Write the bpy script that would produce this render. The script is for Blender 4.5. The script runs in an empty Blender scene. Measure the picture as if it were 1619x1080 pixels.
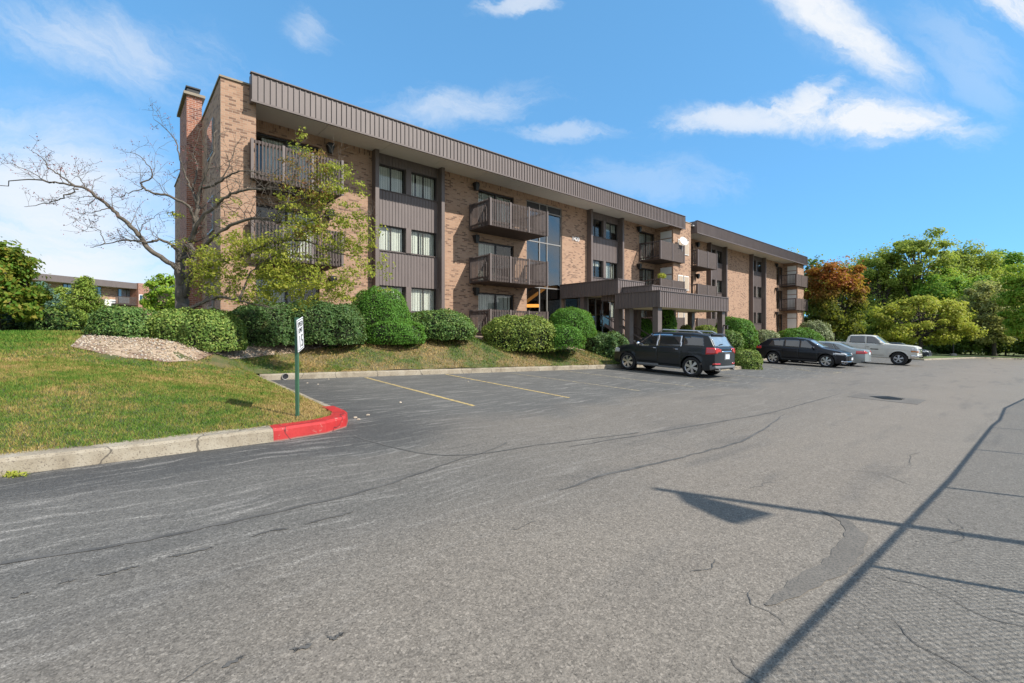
import bpy, bmesh, math, random
import numpy as np
from mathutils import Vector, Matrix
from mathutils.geometry import delaunay_2d_cdt
random.seed(7)
rng = np.random.default_rng(7)
scene = bpy.context.scene
COL = scene.collection
R = math.radians

# ------------------------------------------------------------------ camera
FPX, CX, HY, CAMH = 720.0, 809.5, 526.0, 1.65
cam_d = bpy.data.cameras.new('camera')
cam = bpy.data.objects.new('camera', cam_d)
COL.objects.link(cam)
cam.location = (0, 0, CAMH)
cam.rotation_euler = (R(90), 0, 0)
cam_d.sensor_width = 36.0
cam_d.lens = 36.0 * FPX / 1619.0
cam_d.shift_y = -(540.0 - HY) / 1619.0
cam_d.clip_start = 0.05
cam_d.clip_end = 6000
scene.camera = cam

# ------------------------------------------------------------------ sun, sky, exposure
SUN_EL = R(41.0)
SUN_AZ = math.atan2(.937, -.349)           # clockwise from +Y
sun_dir = Vector((math.sin(SUN_AZ) * math.cos(SUN_EL), math.cos(SUN_AZ) * math.cos(SUN_EL), math.sin(SUN_EL)))
sl = bpy.data.lights.new('sun', 'SUN')
sl.energy = 3.95
sl.angle = R(0.53)
sl.color = (1.0, .95, .87)
so = bpy.data.objects.new('sun', sl)
COL.objects.link(so)
so.rotation_euler = sun_dir.to_track_quat('Z', 'Y').to_euler()
so.location = (20, -10, 40)
scene.view_settings.view_transform = 'Standard'
scene.view_settings.look = 'None'
scene.view_settings.exposure = 0.74
scene.cycles.max_bounces = 6
scene.cycles.diffuse_bounces = 3
scene.cycles.transparent_max_bounces = 16
scene.view_settings.gamma = 1.0

# ---- node helper
class NT:
    def __init__(s, tree):
        s.t = tree
        s.n = tree.nodes
        s.l = tree.links
    def new(s, typ, **kw):
        nd = s.n.new(typ)
        for k, v in kw.items():
            setattr(nd, k, v)
        return nd
    def put(s, sock, v):
        if hasattr(v, 'is_output') or hasattr(v, 'links'):
            s.l.new(v, sock)
        elif v is not None:
            if isinstance(v, (tuple, list)) and sock.type == 'RGBA' and len(v) == 3:
                v = tuple(v) + (1,)
            sock.default_value = v
    def m(s, op, a, b=None, c=None, clamp=False):
        nd = s.new('ShaderNodeMath', operation=op)
        nd.use_clamp = clamp
        s.put(nd.inputs[0], a)
        if b is not None: s.put(nd.inputs[1], b)
        if c is not None: s.put(nd.inputs[2], c)
        return nd.outputs[0]
    def v(s, op, a, b=None):
        nd = s.new('ShaderNodeVectorMath', operation=op)
        s.put(nd.inputs[0], a)
        if b is not None:
            s.put(nd.inputs[3 if op == 'SCALE' else 1], b)
        return nd.outputs[1] if op in ('DOT_PRODUCT', 'LENGTH') else nd.outputs[0]
    def comb(s, x, y, z=0.0):
        nd = s.new('ShaderNodeCombineXYZ')
        s.put(nd.inputs[0], x); s.put(nd.inputs[1], y); s.put(nd.inputs[2], z)
        return nd.outputs[0]
    def sep(s, v):
        nd = s.new('ShaderNodeSeparateXYZ')
        s.put(nd.inputs[0], v)
        return nd.outputs
    def noise(s, vec, scale, detail=3.0, rough=.5, dist=0.0, fac=True):
        nd = s.new('ShaderNodeTexNoise')
        if vec is not None: s.put(nd.inputs['Vector'], vec)
        nd.inputs['Scale'].default_value = scale
        nd.inputs['Detail'].default_value = detail
        nd.inputs['Roughness'].default_value = rough
        nd.inputs['Distortion'].default_value = dist
        return nd.outputs[0] if fac else nd.outputs[1]
    def vor(s, vec, scale, feature='F1', out=0):
        nd = s.new('ShaderNodeTexVoronoi', feature=feature)
        s.put(nd.inputs['Vector'], vec)
        nd.inputs['Scale'].default_value = scale
        return nd.outputs[out]
    def ramp(s, fac, stops, interp='LINEAR'):
        nd = s.new('ShaderNodeValToRGB')
        cr = nd.color_ramp
        cr.interpolation = interp
        while len(cr.elements) < len(stops): cr.elements.new(.5)
        for e, (p, c) in zip(cr.elements, stops):
            e.position = p
            e.color = (c, c, c, 1) if not isinstance(c, (tuple, list)) else tuple(c)[:3] + (1,)
        s.put(nd.inputs[0], fac)
        return nd.outputs[0]
    def mix(s, fac, a, b, blend='MIX'):
        nd = s.new('ShaderNodeMix', data_type='RGBA', blend_type=blend)
        s.put(nd.inputs[0], fac); s.put(nd.inputs[6], a); s.put(nd.inputs[7], b)
        return nd.outputs[2]
    def sstep(s, x, a, b):
        nd = s.new('ShaderNodeMapRange', interpolation_type='SMOOTHSTEP')
        s.put(nd.inputs[0], x)
        nd.inputs[1].default_value = a; nd.inputs[2].default_value = b
        return nd.outputs[0]
    def bump(s, h, strength=.3, dist=.02):
        nd = s.new('ShaderNodeBump')
        nd.inputs['Strength'].default_value = strength
        nd.inputs['Distance'].default_value = dist
        s.put(nd.inputs['Height'], h)
        return nd.outputs[0]

# ---- world: Nishita sky and high cirrus clouds laid out by direction
w = bpy.data.worlds.new('World')
scene.world = w
w.use_nodes = True
w.cycles.sampling_method = 'MANUAL'; w.cycles.sample_map_resolution = 512
W = NT(w.node_tree)
W.n.clear()
sky = W.new('ShaderNodeTexSky', sky_type='NISHITA')
sky.sun_disc = False
sky.sun_elevation = SUN_EL
sky.sun_rotation = SUN_AZ
sky.air_density = .6
sky.dust_density = 0.0
sky.ozone_density = 4.0
gm = W.new('ShaderNodeGamma')
W.put(gm.inputs[0], W.v('SCALE', sky.outputs[0], .1))
gm.inputs[1].default_value = .42
SKYK = 1.0 / (2 ** scene.view_settings.exposure * .12)
skycol = W.v('MULTIPLY', gm.outputs[0], (.52 * SKYK, 1.09 * SKYK, 1.53 * SKYK))
dvec = W.new('ShaderNodeTexCoord').outputs['Generated']
dx, dy, dz = W.sep(dvec)
dyc = W.m('MAXIMUM', W.m('ABSOLUTE', dy), .05)
qa, qb = W.m('DIVIDE', dx, dyc), W.m('DIVIDE', dz, dyc)
q = W.comb(qa, qb, 0.0)
warp = W.noise(q, 3.0, 6.0, .66, 0.0, fac=False)
qw = W.v('ADD', q, W.v('SCALE', W.v('SUBTRACT', warp, (.5, .5, .5)), .16))
def streak(ang, sx, sy, sc, seed):
    ca, sa = math.cos(ang), math.sin(ang)
    return W.noise(W.comb(W.m('MULTIPLY', W.v('DOT_PRODUCT', qw, (ca, sa, 0)), sx), W.m('MULTIPLY', W.v('DOT_PRODUCT', qw, (-sa, ca, 0)), sy), seed), sc, 7.0, .68, .5)
NZ = {'diag': streak(R(-36), .7, 3.0, 5.0, 1.3), 'flat': streak(R(-2), .8, 2.2, 8.0, 2.9), 'soft': streak(R(-10), .5, 2.6, 4.0, 4.4)}
def cloud(cx, cy, rx, ry, ang, gain, nz, thr=(.38, .75), soft=1.0):
    a = (cx - CX) / FPX; b = (HY - cy) / FPX
    ca, sa = math.cos(ang), math.sin(ang)
    d = W.v('SUBTRACT', qw, (a, b, 0))
    ex = W.v('DOT_PRODUCT', d, (ca * FPX / rx, sa * FPX / rx, 0)); ey = W.v('DOT_PRODUCT', d, (-sa * FPX / ry, ca * FPX / ry, 0))
    rr = W.v('LENGTH', W.comb(ex, ey))
    msk = W.sstep(rr, 1.0 + .25 * soft, .1)
    body = W.sstep(W.m('ADD', NZ[nz], W.m('MULTIPLY', W.m('SUBTRACT', msk, .55), .55)), thr[0], thr[1])
    return W.m('MULTIPLY', W.m('MULTIPLY', body, msk), gain)
CL = [cloud(1290, 5, 170, 58, R(-38), 1.05, 'diag', (.18, .84)),
      cloud(1375, 78, 150, 46, R(-40), 1.0, 'diag', (.22, .88)),
      cloud(1390, 190, 250, 60, R(-7), 1.15, 'flat', (.30, .92)),
      cloud(1285, 155, 90, 45, R(20), .8, 'flat', (.34, .75)),
      cloud(1160, 190, 210, 46, R(4), .75, 'flat', (.36, .8)),
      cloud(1610, 15, 130, 50, R(-28), .95, 'diag', (.3, .72)),
      cloud(1530, 100, 190, 90, R(-40), .22, 'diag'),
      cloud(60, 300, 330, 190, R(-12), .85, 'soft', (.20, .86)),
      cloud(60, 430, 420, 140, 0.0, .95, 'soft', (.06, .74)),
      cloud(170, 70, 360, 120, R(-18), .5, 'diag', (.36, .95)),
      cloud(485, 45, 80, 60, R(-50), .45, 'diag', (.40, .95)),
      cloud(720, 170, 280, 60, R(5), .5, 'flat', (.40, .95)),
      cloud(900, 205, 160, 30, R(-3), .4, 'flat', (.42, .8)),
      cloud(1040, 290, 280, 60, R(-8), .22, 'flat', (.42, .8)),
      cloud(820, 8, 110, 26, R(10), .6, 'flat')]
tot = CL[0]
for c in CL[1:]:
    tot = W.m('SUBTRACT', W.m('ADD', tot, c), W.m('MULTIPLY', tot, c))
tot = W.m('MINIMUM', W.m('MAXIMUM', tot, 0.0), .95)
# the half of the sky behind the camera: unseen broken cloud, made thick to lift fill and whiten reflections
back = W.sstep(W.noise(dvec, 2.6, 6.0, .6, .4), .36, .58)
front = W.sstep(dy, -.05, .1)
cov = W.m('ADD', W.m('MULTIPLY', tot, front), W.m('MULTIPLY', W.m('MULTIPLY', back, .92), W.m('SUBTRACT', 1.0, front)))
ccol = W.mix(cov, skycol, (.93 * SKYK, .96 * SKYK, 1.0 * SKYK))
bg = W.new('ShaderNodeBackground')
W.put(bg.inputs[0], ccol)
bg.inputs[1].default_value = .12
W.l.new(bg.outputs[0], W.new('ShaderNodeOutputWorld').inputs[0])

# ------------------------------------------------------------------ frames and ground
US, UC = .7536, .6574                       # facade direction U=(US,UC), inward normal N=(-UC,US)
TH = math.atan2(UC, US)
def ud(u, d, z=0.0): return Vector((u * US - d * UC, u * UC + d * US, z))
def to_ud(x, y): return x * US + y * UC, -x * UC + y * US
def at(px, py, Y): return Vector(((px - CX) / FPX * Y, Y, CAMH + (HY - py) / FPX * Y))
SA, SB = -.033, .011
def cl(v, a, b): return max(a, min(b, v))
def zlot(x, y): return SA * cl(x, -40, 62) + SB * cl(y, -30, 72)
def G(px, py, dz=0.0):                      # where a sight line meets the sloping lot
    k = (px - CX) / FPX; s = (py - HY) / FPX
    Y = (CAMH - dz) / (s + SA * k + SB)
    return Vector((k * Y, Y, zlot(k * Y, Y) + dz))
def kerb_d(u): return float(np.interp(u, [2.9, 17, 20, 70], [13.75, 12.15, 11.95, 11.95]))

# lawn heights: measured points, smoothed
ctl = []
def cp(u, d, z):
    p = ud(u, d); ctl.append((p.x, p.y, z))
def cpp(px, py, Y):
    p = at(px, py, Y); ctl.append((p.x, p.y, p.z))
for u in (-30, -20, -12, -8, -5, -3, -1, 1, 2.6):
    p = ud(u, 6.78); ctl.append((p.x, p.y, zlot(p.x, p.y) + .14))
for d in (8, 9.5, 11, 12.5):
    p = ud(2.9, d); ctl.append((p.x, p.y, zlot(p.x, p.y) + .14))
for u in (2.9, 4.5, 6, 8, 10, 12, 14, 16, 18, 19.5, 24, 28, 32, 36, 42, 48, 54, 60, 66):
    d = kerb_d(u) + .15; p = ud(u, d); ctl.append((p.x, p.y, zlot(p.x, p.y) + .14))
for a in ((0, 528, 16), (75, 526.5, 15), (150, 524.5, 14.5), (112, 549, 9.8), (182, 567, 9.9), (264, 574, 10.3), (310, 574, 11.3), (358, 570, 12.3), (447, 564, 14.2),
          (170, 536, 11), (264, 546, 11.2), (335, 548, 12), (405, 541, 14), (452, 537, 15), (580, 541, 15.9), (665, 532.5, 17.3), (744, 531, 18.8), (846, 549.5, 20.1), (912, 552, 21.2), (150, 600, 7.3)):
    cpp(*a)
for u, d, z in ((3, 18.3, 1.42), (8, 18.3, 1.45), (12, 18.5, 1.5), (16, 18.6, 1.5), (20, 18.6, 1.45), (24, 18.5, 1.3), (28, 18, 1.1), (33, 17.5, .85), (40, 17.5, .65), (48, 17.5, .55), (56, 17.5, .5), (64, 17.5, .35),
                (28, 14.5, .35), (36, 14.5, .2), (46, 14.5, .05), (-3, 24, 1.7), (-10, 20, 1.75), (-25, 25, 1.8), (-20, 14, 1.5), (-45, 30, 1.8), (-60, 60, 1.6), (0, 40, 1.6), (40, 40, .8), (-45, 10, 1.5)):
    cp(u, d, z)
ctl = np.array(ctl)
_d = np.linalg.norm(ctl[:, None, :2] - ctl[None, :, :2], axis=2)
_n = len(ctl)
_A = np.zeros((_n + 3, _n + 3))
_A[:_n, :_n] = _d - np.eye(_n) * .12
_A[:_n, _n] = 1; _A[:_n, _n + 1:] = ctl[:, :2]
_A[_n, :_n] = 1; _A[_n + 1:, :_n] = ctl[:, :2].T
_w = np.linalg.solve(_A, np.concatenate([ctl[:, 2], np.zeros(3)]))
def zlawn_np(P):
    d = np.linalg.norm(P[:, None, :] - ctl[None, :, :2], axis=2)
    return d @ _w[:_n] + _w[_n] + P @ _w[_n + 1:]
def zlawn(x, y): return float(zlawn_np(np.array([[x, y]]))[0])

# ------------------------------------------------------------------ materials
MATS = {}
def mat(name):
    m = bpy.data.materials.new(name); m.use_nodes = True
    t = NT(m.node_tree)
    t.b = t.n['Principled BSDF']
    t.geo = t.new('ShaderNodeNewGeometry')
    t.pos = t.geo.outputs['Position']
    t.rand = t.geo.outputs['Random Per Island']
    MATS[name] = m
    return t
def setb(t, **kw):
    for k, v in kw.items():
        t.put(t.b.inputs[k.replace('_', ' ')], v)
def uvframe(t):                             # world position turned to the facade's axes
    u = t.v('DOT_PRODUCT', t.pos, (US, UC, 0)); d = t.v('DOT_PRODUCT', t.pos, (-UC, US, 0))
    return u, d
def plain(name, col, rough=.6, var=.12, scale=3.0, metal=0.0, spec=.4, bump=0.0, fine=40.0):
    t = mat(name)
    n1 = t.noise(t.pos, scale, 5.0, .6); n2 = t.noise(t.pos, fine, 3.0, .6)
    f = t.m('ADD', t.m('MULTIPLY', n1, .6), t.m('MULTIPLY', n2, .4))
    lo = tuple(c * (1 - var) for c in col); hi = tuple(min(1, c * (1 + var)) for c in col)
    setb(t, Base_Color=t.ramp(f, [(.3, lo), (.7, hi)]), Roughness=rough, Metallic=metal)
    t.b.inputs['Specular IOR Level'].default_value = spec
    if bump: setb(t, Normal=t.bump(n2, bump, .01))
    return t

plain('dark_paint', (.118, .092, .084), .55, .14, 2.0)
t = plain('seam_metal', (.150, .120, .112), .5, .13, 1.4)
wz = t.noise(t.v('MULTIPLY', t.pos, (3.5, 3.5, .35)), 1.6, 5.0, .65)
bc_ = t.b.inputs['Base Color'].links[0].from_socket
bc_ = t.mix(t.m('MULTIPLY', t.sstep(wz, .50, .72), .45), bc_, (.20, .165, .15))
bc_ = t.mix(t.m('MULTIPLY', t.rand, .25), bc_, (.10, .078, .07))
setb(t, Base_Color=bc_)
plain('fin_metal', (.135, .106, .096), .5, .12, 2.0)
plain('timber', (.088, .066, .058), .75, .28, 6.0, bump=.2)
plain('deck_wood', (.060, .042, .036), .8, .25, 5.0)
plain('soffit_paint', (.60, .57, .52), .7, .05, 1.0)
plain('soffit_cream', (.62, .56, .44), .7, .06, 1.0)
plain('frame_dark', (.035, .03, .028), .45, .2)
plain('frame_grey', (.30, .28, .26), .4, .1, metal=.3)
plain('white_panel', (.72, .71, .68), .6, .05)
plain('blind', (.86, .84, .78), .8, .08, 3.0)
plain('room', (.05, .045, .04), .9, .3)
plain('lobby_wall', (.10, .075, .055), .9, .3)
plain('orange_paint', (.75, .30, .04), .6, .1)
plain('stone_cap', (.27, .225, .17), .8, .2, 4.0)
plain('membrane', (.45, .45, .44), .8, .1)
plain('vent_tan', (.52, .42, .32), .6, .1)
plain('black_metal', (.02, .02, .02), .4, .2)
plain('galvanised', (.45, .46, .47), .4, .12, metal=.6)
plain('sign_white', (.80, .80, .80), .45, .04)
plain('sign_black', (.015, .015, .018), .5, .1)
plain('sign_green', (.045, .115, .065), .5, .2)
plain('bark', (.085, .070, .058), .9, .45, 9.0, bump=.5)
plain('bark_grey', (.115, .095, .075), .9, .45, 9.0, bump=.5)
plain('step_concrete', (.42, .40, .36), .85, .15, 3.0, bump=.2)
plain('tyre', (.018, .018, .019), .8, .2)
plain('alloy', (.62, .62, .63), .28, .05, metal=.85)
plain('chrome', (.75, .75, .76), .15, .03, metal=1.0)
plain('car_dark', (.012, .012, .013), .6, .2)
plain('plastic_grey', (.16, .165, .17), .5, .1)
plain('plate_white', (.70, .75, .80), .4, .05)
plain('terracotta', (.35, .14, .07), .8, .2)
plain('brass_lamp', (.05, .04, .03), .4, .2)
plain('lamp_glass', (.55, .5, .4), .2, .1)

def paint(name, col, metal=0.0, rough=.25):
    t = mat(name)
    n = t.noise(t.pos, 2.5, 4.0)
    setb(t, Base_Color=t.ramp(n, [(.3, tuple(c * .93 for c in col)), (.7, tuple(c * 1.07 for c in col))]), Metallic=metal, Roughness=rough)
    t.b.inputs['Coat Weight'].default_value = .30
    t.b.inputs['Specular IOR Level'].default_value = .3
    t.b.inputs['Coat Roughness'].default_value = .04
paint('paint_black', (.014, .017, .020), 0.0, .35)
paint('paint_jet', (.008, .009, .013), 0.0, .35)
paint('paint_silver', (.33, .36, .36), .55, .35)
paint('paint_cream', (.60, .58, .52), 0.0, .35)
paint('paint_slate', (.025, .031, .042), .3, .35)
def lens(name, col):
    t = mat(name)
    n = t.vor(t.pos, 60)
    setb(t, Base_Color=t.mix(t.m('MULTIPLY', n, .5), col, tuple(c * .55 for c in col)), Roughness=.15)
    t.b.inputs['Coat Weight'].default_value = 1.0
lens('lens_red', (.62, .022, .022)); lens('lens_clear', (.62, .63, .64)); lens('lens_amber', (.6, .2, .03))

def glass(name, tint, refl, rough=.02, opacity=0.0):
    t = mat(name)
    out = t.n['Material Output']
    t.n.remove(t.b)
    tr = t.new('ShaderNodeBsdfTransparent'); tr.inputs[0].default_value = tint + (1,)
    gl = t.new('ShaderNodeBsdfGlossy'); gl.inputs['Roughness'].default_value = rough
    wob = t.noise(t.pos, .9, 2.0)
    t.put(gl.inputs['Normal'], t.bump(wob, .05, .05))
    gl.inputs[0].default_value = (.92, .86, .80, 1)
    lw = t.new('ShaderNodeLayerWeight'); lw.inputs[0].default_value = .5
    fac = t.m('ADD', t.m('MULTIPLY', t.m('POWER', lw.outputs['Facing'], 4.0), .7), refl, clamp=True)
    mx = t.new('ShaderNodeMixShader')
    t.put(mx.inputs[0], fac); t.l.new(tr.outputs[0], mx.inputs[1]); t.l.new(gl.outputs[0], mx.inputs[2])
    t.l.new(mx.outputs[0], out.inputs[0])
glass('pane_glass', (.88, .90, .88), .05)
glass('stair_glass', (.45, .47, .47), .17)
glass('door_glass', (.25, .27, .27), .10)
t = mat('car_glass')
setb(t, Base_Color=t.ramp(t.noise(t.pos, 3.0), [(.3, (.012, .016, .018)), (.7, (.028, .034, .038))]), Roughness=.04)
t.b.inputs['Specular IOR Level'].default_value = 1.0
t.b.inputs['Coat Weight'].default_value = .8
t.b.inputs['Coat IOR'].default_value = 1.7
t = mat('car_glass_light')  # pale base colour stands in for reflection in the glass
setb(t, Base_Color=t.ramp(t.noise(t.pos, 3.0), [(.3, (.16, .20, .23)), (.7, (.24, .28, .31))]), Roughness=.05)
t.b.inputs['Specular IOR Level'].default_value = 1.0
t.b.inputs['Coat Weight'].default_value = .8
t.b.inputs['Coat IOR'].default_value = 1.7

def brick(name, c1, c2, c3, mortar):
    t = mat(name)
    uvn = t.new('ShaderNodeUVMap'); uvn.uv_map = 'metres'
    uv = uvn.outputs[0]
    bt = t.new('ShaderNodeTexBrick')
    t.put(bt.inputs['Vector'], uv)
    bt.inputs['Scale'].default_value = 1.0
    bt.inputs['Brick Width'].default_value = .215
    bt.inputs['Row Height'].default_value = .075
    bt.inputs['Mortar Size'].default_value = .006
    bt.inputs['Mortar Smooth'].default_value = .3
    bt.inputs['Bias'].default_value = 0.0
    bt.inputs['Color1'].default_value = (0, 0, 0, 1); bt.inputs['Color2'].default_value = (1, 1, 1, 1); bt.inputs['Mortar'].default_value = (.5, .5, .5, 1)
    tone = t.ramp(bt.outputs['Color'], [(0.0, c3), (.16, c3), (.24, c1), (.62, c2), (1.0, c1)])
    blot = t.noise(uv, .7, 4.0)
    tone = t.mix(t.m('MULTIPLY', t.noise(uv, 30, 3.0), .35), tone, tuple(c * .6 for c in c1))
    tone = t.mix(t.ramp(blot, [(.35, 0.0), (.75, .35)]), tone, c2)
    stn = t.noise(t.v('MULTIPLY', uv, (1.6, .22, 1.0)), 1.1, 5.0, .7)
    tone = t.mix(t.m('MULTIPLY', t.sstep(stn, .52, .74), .5), tone, tuple(c * .62 for c in c1))
    tone = t.mix(t.m('MULTIPLY', t.sstep(t.noise(uv, 2.6, 4.0, .7), .58, .72), .35), tone, tuple(min(1, c * 1.35) for c in c2))
    col = t.mix(bt.outputs['Fac'], tone, mortar)
    setb(t, Base_Color=col, Roughness=.9)
    h = t.m('ADD', t.m('MULTIPLY', t.m('SUBTRACT', 1.0, bt.outputs['Fac']), 1.0), t.m('MULTIPLY', t.noise(uv, 60, 3.0), .5))
    setb(t, Normal=t.bump(h, .5, .008))
brick('brick_tan', (.335, .192, .122), (.43, .265, .175), (.14, .074, .05), (.36, .29, .215))
brick('brick_red', (.30, .11, .065), (.36, .15, .09), (.15, .055, .04), (.50, .42, .36))

# ground cover
t = mat('grass_soil')
gp_ = t.pos
n1 = t.noise(gp_, .45, 4.0, .6); n2 = t.noise(gp_, 3.2, 5.0, .65); n3 = t.noise(gp_, 45, 3.0, .7)
gu_, gd_ = uvframe(t)
dry = t.m('ADD', t.m('MULTIPLY', n1, .5), t.m('MULTIPLY', n2, .5))
dry = t.m('SUBTRACT', dry, t.m('MULTIPLY', t.m('MULTIPLY', t.sstep(gu_, -.5, -3.0), t.sstep(gd_, 11.5, 14.5)), .13))
dry = t.m('ADD', dry, t.m('MULTIPLY', t.m('MAXIMUM', t.m('MULTIPLY', t.sstep(gu_, 1.0, 2.6), t.sstep(gd_, 12, 7)), t.m('MULTIPLY', t.sstep(gu_, 2.5, 4.5), t.sstep(t.noise(t.pos, .9, 3.0), .38, .56))), .09))
gcol = t.ramp(dry, [(.34, (.050, .088, .020)), (.50, (.105, .115, .036)), (.62, (.21, .155, .072)), (.74, (.27, .19, .10))])
gcol = t.mix(t.m('MULTIPLY', n3, .6), gcol, (.035, .05, .015))
setb(t, Base_Color=gcol, Roughness=.95, Normal=t.bump(n3, .8, .03))
t = mat('grass_blade')
n1 = t.noise(t.pos, .45, 4.0, .6); n2 = t.noise(t.pos, 3.2, 5.0, .65)
gu_, gd_ = uvframe(t)
dry = t.m('ADD', t.m('MULTIPLY', n1, .5), t.m('MULTIPLY', n2, .5))
dry = t.m('SUBTRACT', dry, t.m('MULTIPLY', t.m('MULTIPLY', t.sstep(gu_, -.5, -3.0), t.sstep(gd_, 11.5, 14.5)), .13))
dry = t.m('ADD', dry, t.m('MULTIPLY', t.m('MAXIMUM', t.m('MULTIPLY', t.sstep(gu_, 1.0, 2.6), t.sstep(gd_, 12, 7)), t.m('MULTIPLY', t.sstep(gu_, 2.5, 4.5), t.sstep(t.noise(t.pos, .9, 3.0), .38, .56))), .09))
dry = t.m('ADD', dry, t.m('MULTIPLY', t.m('SUBTRACT', t.rand, .5), .16))
gcol = t.ramp(dry, [(.37, (.060, .140, .013)), (.485, (.125, .185, .026)), (.56, (.25, .205, .05)), (.66, (.40, .27, .11))])
setb(t, Base_Color=gcol, Roughness=.7)
t.b.inputs['Specular IOR Level'].default_value = .2
t = mat('far_grass')
n2 = t.noise(t.pos, .3, 5.0, .65)
setb(t, Base_Color=t.ramp(n2, [(.3, (.05, .10, .02)), (.7, (.14, .15, .05))]), Roughness=.95)
t = mat('gravel_mat')
setb(t, Base_Color=t.ramp(t.rand, [(0, (.20, .14, .09)), (.3, (.38, .30, .21)), (.55, (.52, .43, .32)), (.8, (.36, .33, .29)), (1, (.20, .11, .07))]), Roughness=.85)
t = mat('mulch')
n = t.noise(t.pos, 30, 4.0, .7); n2 = t.noise(t.pos, 1.2, 3.0)
setb(t, Base_Color=t.mix(t.ramp(n2, [(.42, 0.0), (.62, 1.0)]), t.ramp(n, [(.3, (.30, .21, .14)), (.7, (.55, .43, .31))]), t.ramp(n, [(.3, (.10, .06, .04)), (.7, (.26, .16, .11))])), Roughness=.95, Normal=t.bump(n, 1.0, .03))

t = mat('asphalt')
u_, d_ = uvframe(t)
P2 = t.comb(u_, d_, 0.0)
agg = t.noise(P2, 95, 2.0, .8); agg2 = t.vor(P2, 120); stone = t.sep(t.vor(P2, 85, 'F1', 1))[0]; stone2 = t.sep(t.vor(P2, 38, 'F1', 1))[1]; big = t.noise(P2, .35, 5.0, .6); med = t.noise(P2, 2.2, 5.0, .65)
wob = t.m('MULTIPLY', t.m('SUBTRACT', t.noise(P2, .55, 4.0), .5), 3.0)
dw = t.m('ADD', d_, wob)
seal_bay = t.m('MULTIPLY', t.sstep(dw, 5.0, 7.2), t.sstep(u_, 1.0, 3.5))
edge_band = t.m('MULTIPLY', t.sstep(dw, 4.7, 6.1), t.sstep(u_, 6.5, 3.0))
seal = t.m('MAXIMUM', seal_bay, t.m('MULTIPLY', edge_band, .95))
mid = t.m('MULTIPLY', t.sstep(t.m('ADD', d_, t.m('MULTIPLY', wob, .5)), 2.0, 4.2), t.m('ADD', .35, t.m('MULTIPLY', t.sstep(u_, 6.0, .5), .5)))
seal = t.m('MAXIMUM', seal, mid)
worn = t.mix(t.m('ADD', t.m('MULTIPLY', big, .6), t.m('MULTIPLY', med, .4)), (.150, .129, .106), (.225, .196, .161))
right = t.sstep(t.m('ADD', d_, t.m('MULTIPLY', wob, .3)), 1.6, -.6)
worn = t.mix(t.m('MULTIPLY', right, .7), worn, (.175, .163, .140))
sealed = t.mix(t.m('ADD', t.m('MULTIPLY', big, .5), t.m('MULTIPLY', med, .5)), (.075, .073, .068), (.142, .136, .124))
acol = t.mix(seal, worn, sealed)
acol = t.mix(t.m('MULTIPLY', t.m('MULTIPLY', t.sstep(t.m('ADD', d_, t.m('MULTIPLY', wob, .22)), 5.2, 6.3), t.sstep(u_, 5.5, 3.0)), .65), acol, (.048, .047, .046))
# scuffs of worn-off sealer along the driving direction
st = t.noise(t.comb(t.m('MULTIPLY', u_, .55), t.m('MULTIPLY', t.m('ADD', d_, t.m('MULTIPLY', t.noise(P2, .6, 3.0), .7)), 6.0), 0.0), 1.5, 6.0, .72)
scuff = t.m('MULTIPLY', t.sstep(st, .50, .66), t.m('ADD', .06, t.m('MULTIPLY', seal, .55)))
acol = t.mix(t.m('MULTIPLY', scuff, t.sstep(agg, .36, .56)), acol, (.36, .335, .30))
drk = t.noise(t.comb(t.m('MULTIPLY', u_, .25), t.m('MULTIPLY', d_, 1.6), 3.7), 1.2, 4.0, .6)
acol = t.mix(t.m('MULTIPLY', t.sstep(drk, .54, .70), .32), acol, (.07, .068, .066))
fall = t.sstep(t.v('LENGTH', t.pos), 26.0, 3.0)
grain = t.mix(.5, t.ramp(agg, [(.25, .25), (.5, .95), (.75, 1.9)]), t.ramp(stone, [(0, .35), (.5, .95), (.85, 1.35), (1, 2.2)]))
grain = t.mix(.16, grain, t.ramp(stone2, [(0, .2), (.4, .95), (1, 1.6)]))
acol = t.mix(1.0, acol, t.mix(t.m('ADD', .25, t.m('MULTIPLY', fall, .75)), (1, 1, 1), grain), 'MULTIPLY')
pits = t.m('MULTIPLY', t.sstep(t.noise(P2, 42, 2.0, .6), .36, .28), .75)
acol = t.mix(pits, acol, (.035, .033, .03))
ah = t.m('ADD', t.m('MULTIPLY', agg, .7), t.m('MULTIPLY', agg2, .5))
setb(t, Base_Color=acol, Roughness=.85, Normal=t.bump(ah, .35, .006))
t.b.inputs['Specular IOR Level'].default_value = .3

t = mat('tar')
n = t.noise(t.pos, 6, 4.0); ng = t.noise(t.pos, 70, 2.0, .7)
setb(t, Base_Color=t.mix(t.m('MULTIPLY', ng, .7), t.ramp(n, [(.3, (.075, .071, .065)), (.7, (.16, .148, .132))]), (.03, .03, .03)), Roughness=.8)
t = mat('patch')
n = t.noise(t.pos, 3, 4.0); ng = t.noise(t.pos, 70, 2.0, .75)
setb(t, Base_Color=t.mix(t.sstep(ng, .30, .60), (.07, .066, .058), t.ramp(n, [(.3, (.125, .110, .092)), (.7, (.17, .150, .126))])), Roughness=.85)
t = mat('yellow_line')
n = t.noise(t.pos, 14, 5.0, .75)
setb(t, Base_Color=t.mix(t.sstep(n, .62, .44), (.16, .14, .11), (.50, .36, .13)), Roughness=.8)
t = mat('faded_line')
n = t.noise(t.pos, 14, 5.0, .75)
setb(t, Base_Color=t.mix(t.sstep(n, .56, .40), (.14, .125, .105), (.40, .33, .20)), Roughness=.8)
t = mat('kerb_concrete')
n = t.noise(t.pos, 2.5, 6.0, .7); ng = t.noise(t.pos, 55, 3.0, .7); hz = t.sep(t.pos)[2]
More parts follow.
